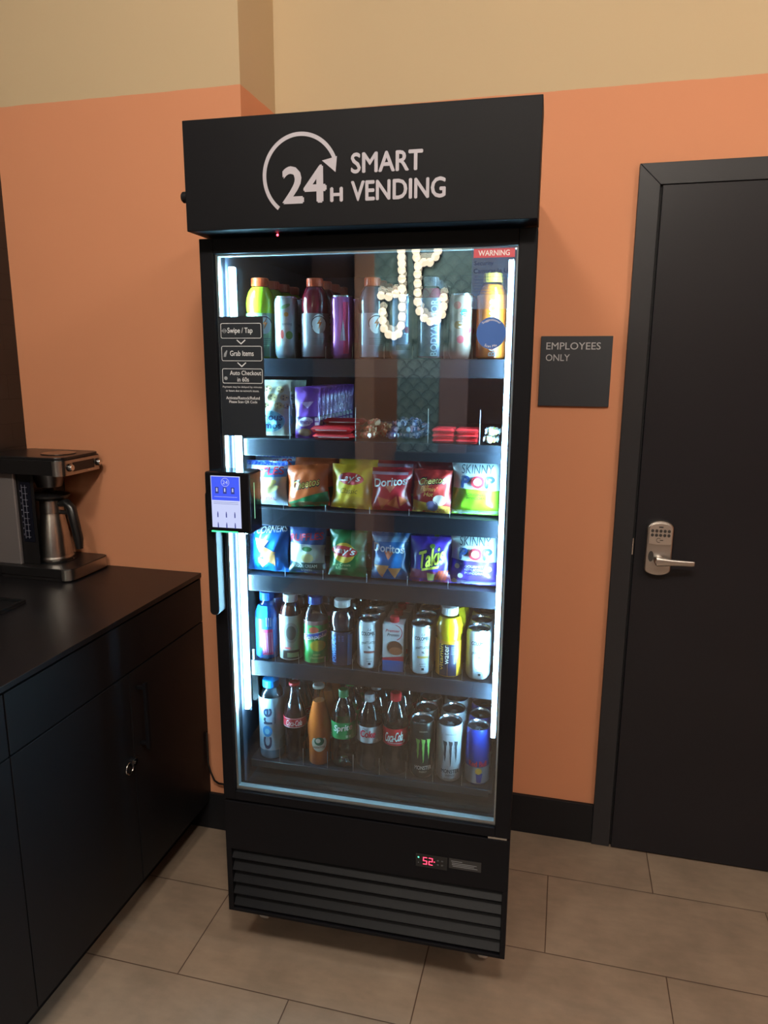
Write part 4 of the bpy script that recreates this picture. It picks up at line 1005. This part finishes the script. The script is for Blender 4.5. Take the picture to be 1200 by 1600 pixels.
def purp():
    def art(b, f, Wd, H):
        b.poly([(-.014, .082), (.016, .084), (.002, .068)], ink(190, 160, 210), f, .0018, .006); b.ellipse(-.004, .038, .018, .010, ink(200, 190, 206), f, .0018, .006, rot=.2); b.ellipse(-.006, .014, .016, .009, ink(150, 110, 80), f, .0018, .006)
        T_(b, f, 'minis', -.016, .012, .033, .043, ink(84, 40, 130), .0024, bold=.02)
        for k in range(3): b.poly([(.018, .018 + k * .011), (.026, .018 + k * .011), (.026, .026 + k * .011), (.018, .026 + k * .011)], ink(196, 186, 206), f, .0018)
        b.poly([(.0235, .05), (.0255, .05), (.0260, .10), (.0250, .10)], ink(170, 120, 200), f, .0018, .008)  # thin pale stripe paints a highlight along the pack's right edge
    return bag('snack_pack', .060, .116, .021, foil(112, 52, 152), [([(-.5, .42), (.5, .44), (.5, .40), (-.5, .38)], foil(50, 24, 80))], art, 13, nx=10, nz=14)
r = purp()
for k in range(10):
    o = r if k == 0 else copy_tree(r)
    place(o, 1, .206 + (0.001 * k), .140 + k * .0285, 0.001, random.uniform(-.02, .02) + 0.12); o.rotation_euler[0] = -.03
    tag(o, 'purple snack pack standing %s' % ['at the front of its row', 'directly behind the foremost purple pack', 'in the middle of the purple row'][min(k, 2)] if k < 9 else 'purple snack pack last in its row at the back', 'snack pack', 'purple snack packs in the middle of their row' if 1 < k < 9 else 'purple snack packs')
def flatbar(L_, D_, H_, base, stripe, seed=0, txt=None):
    b = MB(); V = []; F = []; nx, ny = 14, 6
    for sd in (1, -1):
        for i in range(nx + 1):
            s_ = i / nx; e_ = min(1, min(s_, 1 - s_) / 0.09)
            for j in range(ny + 1):
                t = -1 + 2 * j / ny; V.append((-L_ / 2 + L_ * s_, D_ / 2 * t * (1 - .06 * (1 - e_)), H_ / 2 + sd * (H_ / 2 * e_ ** .5 * (1 - abs(t) ** 4) ** .5 + .0004)))
    n1_ = (nx + 1) * (ny + 1)
    for sd in range(2):
        for i in range(nx):
            for j in range(ny):
                a = sd * n1_ + i * (ny + 1) + j; q = (a, a + ny + 1, a + ny + 2, a + 1); F.append(q if sd == 0 else q[::-1])
    b.add(V, F, base)
    ff = lambda x, y, o=0.0: (x, -D_ / 2 * .9 - o - .001, y)
    if stripe: b.poly([(-L_ * .36, H_ * .36), (L_ * .38, H_ * .36), (L_ * .38, H_ * .50), (-L_ * .36, H_ * .50)], stripe, ff, .0006)
    return b.build('candy_bar', ang=60)
# long red bars lying behind the purple packs
r = flatbar(.098, .032, .015, foil(206, 30, 36), ink(236, 200, 196))
LB = [(.272, .134, 0, 'lowest of the long stack'), (.266, .136, .0155, 'second in the long stack'), (.283, .172, .0, 'lowest of the stack behind'), (.277, .174, .0155, 'second of the stack behind'), (.285, .176, .031, 'topmost of the stack behind')]
for k, (u, v, dz, d) in enumerate(LB):
    o = r if k == 0 else copy_tree(r); place(o, 1, u, v, dz + .0005, random.uniform(-.05, .05)); tag(o, 'long red candy bar, %s' % d, 'candy bar', 'long red candy bars')
# short red bars between dividers on the right
r = flatbar(.050, .028, .0105, foil(214, 40, 44), ink(70, 20, 20), 2)
names = ['left column', 'right column']; tiers = ['lowest', 'second', 'topmost']
k = 0
for c_ in range(2):
    for t_ in range(3):
        for d_ in range(2):
            o = r if k == 0 else copy_tree(r); k += 1
            place(o, 1, .520 + c_ * .052, .136 + d_ * .032, t_ * .011 + .0005, random.uniform(-.08, .08))
            tag(o, 'short red candy bar, %s in the %s, %s' % (tiers[t_], names[c_], ['front stack', 'stack behind']
                [d_]), 'candy bar', 'short red candy bars')
# small wrapped sweets
def sweet(nm, m1_, m2_, seed):
    rnd = random.Random(seed); b = MB(); V = []; F = []; n1_, n2_ = 9, 8
    for i in range(n1_):
        s_ = -1 + 2 * i / (n1_ - 1); r_ = (.0085 if abs(s_) < .55 else (.003 if abs(s_) < .8 else .0065)) * (1 + rnd.uniform(-.15, .15))
        for k2 in range(n2_):
            t = 2 * PI * k2 / n2_; q = r_ * (1 + rnd.uniform(-.2, .2)); V.append((s_ * .014, q * math.cos(t), .0085 + q * .85 * math.sin(t)))
    for i in range(n1_ - 1):
        for k2 in range(n2_): a = i * n2_ + k2; c2 = i * n2_ + (k2 + 1) % n2_; F.append((a, c2, c2 + n2_, a + n2_))
    F.append(tuple(range(n2_ - 1, -1, -1))); F.append(tuple((n1_ - 1) * n2_ + k2 for k2 in range(n2_)))
    b.add(V[:], F[:len(F) // 2], m1_); 
    b = MB(); b.add(V, F, m1_)
    b.mi(m2_)
    for i_ in range(len(b.m)):
        if rnd.random() < .35: b.m[i_] = 1
    return b.build(nm, ang=25)
def heap(protos, u0, u1, v0, v1, n, label, grp):
    L3 = []
    for k in range(n):
        lay = 0 if k < n * .55 else (1 if k < n * .88 else 2); sh_ = .004 + lay * .006
        L3.append((random.uniform(u0 + sh_, u1 - sh_), random.uniform(v0 + sh_, v1 - sh_), lay * .013))
    used = set()
    for k, (u, v, dz) in enumerate(L3):
        p_ = protos[k % len(protos)]; o = p_ if p_ not in used else p_.copy()
        if p_ in used: COL.objects.link(o)
        used.add(p_)
        place(o, 1, u, v, dz + .0045, random.uniform(0, PI)); o.rotation_euler[0] = random.uniform(-.25, .25)
        tag(o, label, 'sweet', grp)
heap([sweet('wrapped_sweet', foil(200, 100, 66), foil(200, 160, 120), s_) for s_ in (1, 2)], .338, .376, .134, .26, 18, 'small orange and gold wrapped sweet in the second-shelf heap', 'orange wrapped sweets')
heap([sweet('wrapped_sweet', foil(66, 78, 120), foil(150, 152, 170), s_) for s_ in (3, 4)] + [sweet('wrapped_sweet', foil(40, 54, 90), foil(190, 150, 170), 5)], .388, .470, .134, .27, 52, 'small blue and silver wrapped sweet in the second-shelf heap', 'blue wrapped sweets')
r = sweet('wrapped_sweet', foil(206, 214, 220), foil(214, 200, 90), 9)
for k in range(4):
    o = r if k == 0 else copy_tree(r); place(o, 1, .622 + (k % 2) * .004, .140 + (k // 2) * .034, .0005 + (k % 2) * .017, .15); o.scale = (1.15, 1.5, 1.1)
    tag(o, 'white and yellow wrapped sweet, %s at the right end' % ['front lower one', 'front upper one', 'rear lower one', 'rear upper one'][k], 'sweet', 'white and yellow sweets')

# ---- fifth shelf
def art_el(b, f, H):
    for k in range(3): b.poly([(-.004 + k * .005, .085), (-.002 + k * .005, .085), (-.002 + k * .005, .108), (-.004 + k * .005, .108)], ink(226, 236, 246), f, .0008)
    b.poly([(-.014, .012), (.012, .012), (.012, .078), (-.014, .078)], ink(226, 70, 130), f, .0008, .006)
    for k in range(5): b.poly([(-.012 + k * .005, .018), (-.009 + k * .005, .018), (-.011 + k * .005, .07), (-.014 + k * .005, .07)], ink(226, 150, 200), f, .0011)
row(lambda: bottle('water_bottle', .0305, .168, 'water', LIQ(40, 120, 226), .80, BCAP, .56, (.875, 1.0), (.03, .62, foil(50, 130, 226)), art_el, n=8), 4, .087, .154, .064, 3, 'bright blue bottle with pink label and blue cap', 'bottle', 'blue pink-labelled bottles', rz=.4)
def art_gp(b, f, H):
    b.ellipse(0, .075, .018, .026, ink(150, 150, 148), f, .0008, .006); b.ellipse(0, .075, .012, .018, ink(96, 92, 90), f, .0012, .006)
    b.poly([(-.022, .008), (.022, .008), (.022, .030), (-.022, .030)], ink(40, 34, 30), f, .0008, .006); b.poly([(-.010, .012), (.018, .012), (.018, .024), (-.010, .024)], ink(140, 170, 130), f, .0012, .006); b.poly([(-.016, .034), (-.002, .034), (-.002, .038), (-.016, .038)], ink(200, 60, 60), f, .0012)
row(lambda: bottle('tea_bottle', .0282, .168, 'round', LIQ(70, 30, 24), .84, WCAP, .62, (.885, 1.0), (.03, .70, foil(176, 176, 176)), art_gp), 4, .1492, .152, .0615, 3, 'brown tea bottle with grey label and white cap', 'bottle', 'brown tea bottles', rz=.35)
def art_sn(b, f, H):
    b.ellipse(.004, .048, .020, .014, ink(196, 170, 50), f, .0008, .006); b.ellipse(-.006, .088, .012, .008, ink(200, 90, 60), f, .0008, .006)
    b.poly([(-.034, .060), (.026, .072), (.030, .080), (.026, .086), (-.034, .076)], WHITE, f, .0012, .006); b.poly([(-.033, .062), (.025, .0735), (.028, .080), (.025, .0845), (-.033, .0745)], ink(30, 60, 150), f, .0016, .006)
    b.text('Snapple', -.030, .025, .0640, .0770, WHITE, f, .0022, bold=.02, sub=.006, warp=lambda x, y: (x, y + x * .15))
    b.text('KIWI', -.008, .008, .022, .027, ink(200, 220, 150), f, .001); b.text('STRAWBERRY', -.016, .018, .014, .019, ink(200, 220, 150), f, .001, sub=.006)
row(lambda: bottle('juice_bottle', .0315, .166, 'round', LIQ(150, 120, 120), .66, BCAP, .56, (.885, 1.0), (.02, .60, foil(50, 150, 70)), art_sn), 4, .2125, .155, .069, 3, 'juice bottle with green label and blue cap', 'bottle', 'green-labelled juice bottles', rz=.35)
def art_ps(b, f, H):
    b.poly([(-.030, .01), (-.016, .01), (-.016, .082), (-.030, .082)], ink(20, 60, 120), f, .0006, .006); b.text('POWERADE', -.028, -.017, .012, .078, ink(90, 160, 220), f, .0012, up=True, bold=.02, sub=.006)
    b.poly([(.010, .004), (.022, .004), (.026, .082), (.012, .082)], ink(40, 120, 206), f, .0006, .006)
    for k in range(4): b.poly([(-.012, .066 + k * .004), (.002, .066 + k * .004), (.002, .0672 + k * .004), (-.012, .0672 + k * .004)], ink(60, 100, 160), f, .0006)
row(lambda: bottle('sports_drink_bottle', .0312, .163, 'sport', LIQ(30, 22, 36), .84, WCAP, .62, (.89, 1.0), (.02, .54, foil(18, 26, 54)), art_ps), 4, .2805, .155, .066, 3, 'black sports drink with blue strips and white cap', 'bottle', 'near-black sports drinks', rz=.3)
def art_lc(band):
    def a(b, f, H):
        dk = ink(40, 44, 50)
        b.text('La', -.004, .004, .0985, .1045, dk, f, .0008, shear=.3); b.text('COLOMBE', -.0195, .0150, .0865, .0955, dk, f, .0008, bold=.03, sub=.006)
        b.poly([(-.012, .083), (.012, .083), (.012, .0836), (-.012, .0836)], dk, f, .0008, .006)
        b.text('DRAFT LATTE', -.0185, .0140, .066, .072, dk, f, .0008, bold=.01, sub=.005, warp=lambda x, y: (x, y - 9 * x * x))
        b.text('N', -.003, .003, .0535, .0600, dk, f, .0008, bold=.05, shear=-.3)
        b.poly([(-.013, .042), (.013, .042), (.013, .0475), (-.013, .0475)], band, f, .0008, .006)
        b.poly([(-.014, .006), (.014, .006), (.014, .034), (-.014, .034)], ink(206, 210, 214), f, .0006, .006)
        b.text('SWEETLY', -.008, .008, .026, .029, dk, f, .001); b.text('MADE', -.006, .006, .020, .023, dk, f, .001); b.poly([(-.003, 0.012), (.003, .012), (.003, .018), (-.003, .018)], dk, f, .0009)
    return a
CANW = mk('can_white', rgb(216, 220, 222), .32, metal=.15, coat=.3)
row(lambda: can('coffee_can', .0283, .121, CANW, art_lc(ink(150, 90, 80))), 4, .3465, .152, .0600, 4, 'white latte can with a brown band', 'can', 'white latte cans with brown band', rz=.3)
def carton():
    r = empty('shake_carton'); b = MB(); h = .118; Wc, Dc = .0255, .0215
    CT = mk('carton_white', rgb(226, 226, 228), .35, coat=.3); b.box(-Wc, Wc, -Dc, Dc, 0, h, CT); f = front(-Dc)
    b.poly([(-Wc, 0), (Wc, 0), (Wc, .028), (-Wc, .028)], ink(30, 110, 190), f, .0004); b.poly([(-Wc, .028), (Wc, .028), (Wc, .040), (-Wc, .034)], ink(200, 60, 70), f, .0005)
    b.ellipse(.004, .060, .018, .017, ink(110, 60, 40), f, .0005); b.ellipse(.006, .052, .016, .010, ink(150, 90, 60), f, .0008)
    b.arc(.002, .098, .019, .0016, -1.2, 1.4, ink(206, 40, 60), f, .0006); b.text('Premier', -.018, .016, .099, .106, ink(200, 30, 50), f, .0008, bold=.02, shear=.2); b.text('Protein', -.014, .014, .089, .096, ink(60, 30, 40), f, .0008, bold=.02, shear=.2)
    b.text('30g', -.022, -.010, .036, .044, WHITE, f, .001, bold=.02)
    b.build('box', r, bevel=.0008)
    b = MB(); b.lathe([(0, h), (.011, h), (.011, h + .012), (.009, h + .014), (0, h + .014)], paint(214, 40, 50), 20); b.build('cap', r)
    return r
row(carton, 4, .411, .150, .047, 4, 'white, brown and blue shake carton with red cap', 'carton', 'shake cartons', rz=.05, jitter=.001, fn=lambda o, k: setattr(o, 'rotation_euler', (0, 0, VA + .05)))
row(lambda: can('coffee_can', .0283, .121, CANW, art_lc(ink(206, 170, 90))), 4, .477, .152, .0600, 4, 'white latte can with a gold band', 'can', 'white latte cans with gold band', rz=.25)
def art_vw(b, f, H):
    b.poly([(-.026, .004), (-.006, .004), (-.006, .082), (-.026, .082)], ink(24, 26, 40), f, .0006, .006); b.text('vitamin', -.025, -.016, .018, .082, ink(250, 206, 60), f, .0012, up=True, bold=.03, sub=.006); b.text('water', -.013, -.003, .034, .080, ink(250, 250, 230), f, .0012, up=True, bold=.01, sub=.006)
    b.poly([(-.0055, .004), (.016, .004), (.016, .082), (-.0055, .082)], ink(30, 34, 60), f, .0006, .006)
    for k in range(5): b.poly([(.002, .058 + k * .004), (.012, .058 + k * .004), (.012, .0592 + k * .004), (.002, .0592 + k * .004)], ink(120, 130, 160), f, .0010)
row(lambda: bottle('vitamin_drink_bottle', .0318, .166, 'sport', LIQ(240, 206, 30), .86, WCAP, .60, (.885, 1.0), (.02, .54, foil(240, 180, 40)), art_vw), 4, .5415, .156, .067, 3, 'yellow vitamin drink with dark label and white cap', 'bottle', 'yellow vitamin drinks', rz=.2)
row(lambda: can('coffee_can', .0285, .121, CANW, art_lc(ink(220, 190, 150))), 4, .6105, .152, .0600, 4, 'white latte can with a pale peach band', 'can', 'white latte cans with peach band', rz=.2)

# ---- bottom shelf
def art_core(b, f, H):
    nv = ink(30, 54, 90)
    b.text('c', -.022, .000, .030, .062, nv, f, .0012, up=True, bold=.03, sub=.006); b.ellipse(-.011, .078, .0125, .015, ink(30, 140, 210), f, .0010, .006); b.ellipse(-.011, .078, .006, .008, ink(130, 206, 236), f, .0016, .006)
    b.text('re', -.020, .002, .098, .140, nv, f, .0012, up=True, bold=.03, sub=.006)
    b.text('hydration', .006, .012, .100, .140, ink(60, 120, 160), f, .0012, up=True, sub=.008)
row(lambda: bottle('water_bottle', .0318, .208, 'core', mk('icy_water', rgb(120, 170, 200), .08, coat=.6, spec=.8), .30, paint(40, 150, 226, .3), .64, (.905, 1.0), (.12, .80, mk('icy_label', rgb(186, 222, 240), .3, coat=.4)), art_core), 5, .0905, .1555, .066, 3, 'clear water bottle with pale blue label and blue cap', 'bottle', 'clear pale-labelled water bottles', rz=.35)
def art_cc(b, f, H):
    wl = lambda x, y: (x, y)
    b.poly([(-.05, .096), (.05, .096), (.05, .0975), (-.05, .0975)], ink(226, 200, 200), f, .0008, .008); b.poly([(-.05, .119), (.05, .119), (.05, .1205), (-.05, .1205)], ink(226, 200, 200), f, .0008, .008)
    b.text('Coca-Cola', -.0235, .0170, .101, .116, ink(240, 220, 220), f, .0012, shear=.3, bold=.01, sub=.006)
GLS = clear('clear_bottle_glass', (.80, .86, .86, 1), 1.6, .03)
row(lambda: bottle('cola_glass_bottle', .0290, .207, 'gcoke', LIQ(28, 14, 14), .74, paint(190, 30, 40), .47, (.965, 1.0), (.46, .585, ink(196, 40, 52)), art_cc, empty_mat=GLS), 5, .1550, .152, .0605, 3, 'tall glass cola bottle with red band', 'bottle', 'glass cola bottles', rz=.35)
def art_jr(b, f, H):
    b.ellipse(0, .060, .019, .022, ink(222, 214, 196), f, .0008, .006, a0=0, a1=2 * PI); b.ellipse(.0, .066, .012, .011, ink(50, 110, 80), f, .0012, .006); b.ellipse(-.003, .068, .006, .006, ink(222, 214, 196), f, .0016, .006)
    b.text('JARRITOS', -.017, .014, .0455, .053, ink(120, 60, 30), f, .0016, bold=.02, sub=.006)
row(lambda: bottle('orange_soda_bottle', .0300, .206, 'jar', LIQ(216, 108, 44), .80, paint(200, 196, 190, .3), .48, (.965, 1.0), (.18, .185, LIQ(216, 108, 44)), art_jr, empty_mat=GLS), 5, .2182, .153, .0620, 3, 'orange soda in a glass bottle with white emblem', 'bottle', 'orange glass soda bottles', rz=.3)
def art_sp(b, f, H):
    b.text('Sprite', -.027, .021, .0985, .1190, WHITE, f, .0012, bold=.03, shear=.15, sub=.006, warp=lambda x, y: (x, y + x * .12)); b.poly([(.004, .084), (.010, .084), (.010, .091), (.004, .091)], ink(150, 210, 170), f, .001); b.poly([(.012, .084), (.017, .084), (.017, .091), (.012, .091)], ink(150, 210, 170), f, .001)
row(lambda: bottle('lemon_soda_bottle', .0312, .200, 'pet', PET, .70, paint(20, 130, 70), .40, (.905, 1.0), (.40, .615, ink(24, 150, 84)), art_sp), 5, .2820, .155, .0665, 3, 'clear soda bottle with green label and green cap', 'bottle', 'clear green-labelled sodas', rz=.3)
def art_dk(b, f, H):
    b.text('Diet', -.020, -.006, .111, .118, ink(60, 60, 60), f, .0012, shear=.2, sub=.006); b.text('Coke', -.026, .012, .094, .112, ink(206, 40, 60), f, .0012, bold=.04, shear=.2, sub=.006); b.poly([(.014, .082), (.019, .082), (.019, .089), (.014, .089)], WHITE, f, .001)
row(lambda: bottle('diet_cola_bottle', .0312, .196, 'pet', LIQ(26, 16, 18), .70, paint(186, 190, 194, .3), .40, (.905, 1.0), (.40, .615, ink(196, 198, 202)), art_dk), 5, .3490, .155, .0670, 3, 'dark cola bottle with silver label and silver cap', 'bottle', 'silver-labelled colas', rz=.3)
def art_ck(b, f, H):
    b.text('Coca-Cola', -.0290, .0170, .092, .116, WHITE, f, .0012, bold=.02, shear=.35, sub=.006, warp=lambda x, y: (x, y + x * .12)); b.poly([(-.022, .0865), (.020, .0865), (.020, .0872), (-.022, .0872)], WHITE, f, .001, .006)
    b.poly([(.018, .088), (.022, .088), (.022, .095), (.018, .095)], WHITE, f, .001)
row(lambda: bottle('cola_bottle', .0312, .206, 'pet', LIQ(26, 12, 12), .68, paint(214, 30, 44), .41, (.905, 1.0), (.39, .60, ink(206, 28, 40)), art_ck), 5, .4145, .155, .0665, 3, 'dark cola bottle with red label and red cap', 'bottle', 'red-labelled colas', rz=.25)
def claw(b, f, col, z0, z1, o=.0008):
    random.seed(3)
    for cx_, dz in ((-.013, .004), (.0, -.006), (.013, .004)):
        L1, R1 = [], []
        for k in range(11):
            z = z1 - (z1 - z0) * k / 10 + (dz if k > 7 else 0); w_ = (.0042 if k < 2 else .0026) * (1 - (k / 10) ** 3) + .0002
            j = random.uniform(-.0007, .0007); L1.append((cx_ - w_ + j, z)); R1.append((cx_ + w_ + j * .4, z))
        b.poly([(cx_ - .006, z1 + .002)] + L1 + R1[::-1], col, f, o, .008)
def art_mb(b, f, H):
    claw(b, f, ink(130, 190, 90), .050, .105); b.text('MONSTER', -.021, .021, .026, .036, ink(206, 210, 206), f, .0008, bold=.02, sub=.006); b.text('ENERGY', -.009, .009, .018, .023, ink(180, 186, 180), f, .0008); b.text('ORIGINAL', -.010, .010, .124, .128, ink(200, 210, 200), f, .0008)
row(lambda: can('energy_drink_can', .0305, .147, mk('can_black', rgb(30, 34, 32), .3, metal=.4), art_mb), 5, .4815, .154, .0640, 4, 'black energy drink can with a green claw mark', 'can', 'black energy drink cans', rz=.25)
def art_mw(b, f, H):
    claw(b, f, ink(66, 68, 74), .050, .108); b.text('MONSTER', -.022, .022, .026, .036, ink(70, 74, 80), f, .0008, bold=.02, sub=.006); b.text('ENERGY', -.011, .011, .018, .023, ink(70, 74, 80), f, .0008); b.text('ZERO ULTRA', -.015, .015, .0095, .0125, ink(70, 74, 80), f, .0008, sub=.006); b.text('ZERO SUGAR', -.013, .013, .125, .129, ink(110, 116, 124), f, .0008)
row(lambda: can('energy_drink_can', .0318, .149, mk('can_silver_white', rgb(206, 212, 218), .3, metal=.35), art_mw), 5, .5485, .155, .0660, 4, 'white energy drink can with a dark claw mark', 'can', 'white energy drink cans', rz=.2)
def art_rb(b, f, H):
    b.poly([(-.06, .008), (.06, .008), (.06, .050), (-.06, .050)], mk('can_silver', rgb(190, 196, 206), .3, metal=.6), f, .0004, .008)
    b.text('Red Bull', -.024, .020, .052, .066, ink(206, 40, 60), f, .0010, bold=.03, sub=.006); b.ellipse(.0, .040, .008, .008, ink(236, 180, 60), f, .0010, .005)
    b.poly([(-.004, .010), (.006, .010), (.010, .034), (-.006, .034)], ink(40, 70, 170), f, .0008, .006)
row(lambda: can('energy_drink_can', .0290, .147, mk('can_blue', rgb(34, 60, 160), .28, metal=.5), art_rb), 5, .6165, .153, .0610, 4, 'blue and silver energy drink can with red lettering', 'can', 'blue and silver energy drink cans', rz=.2)
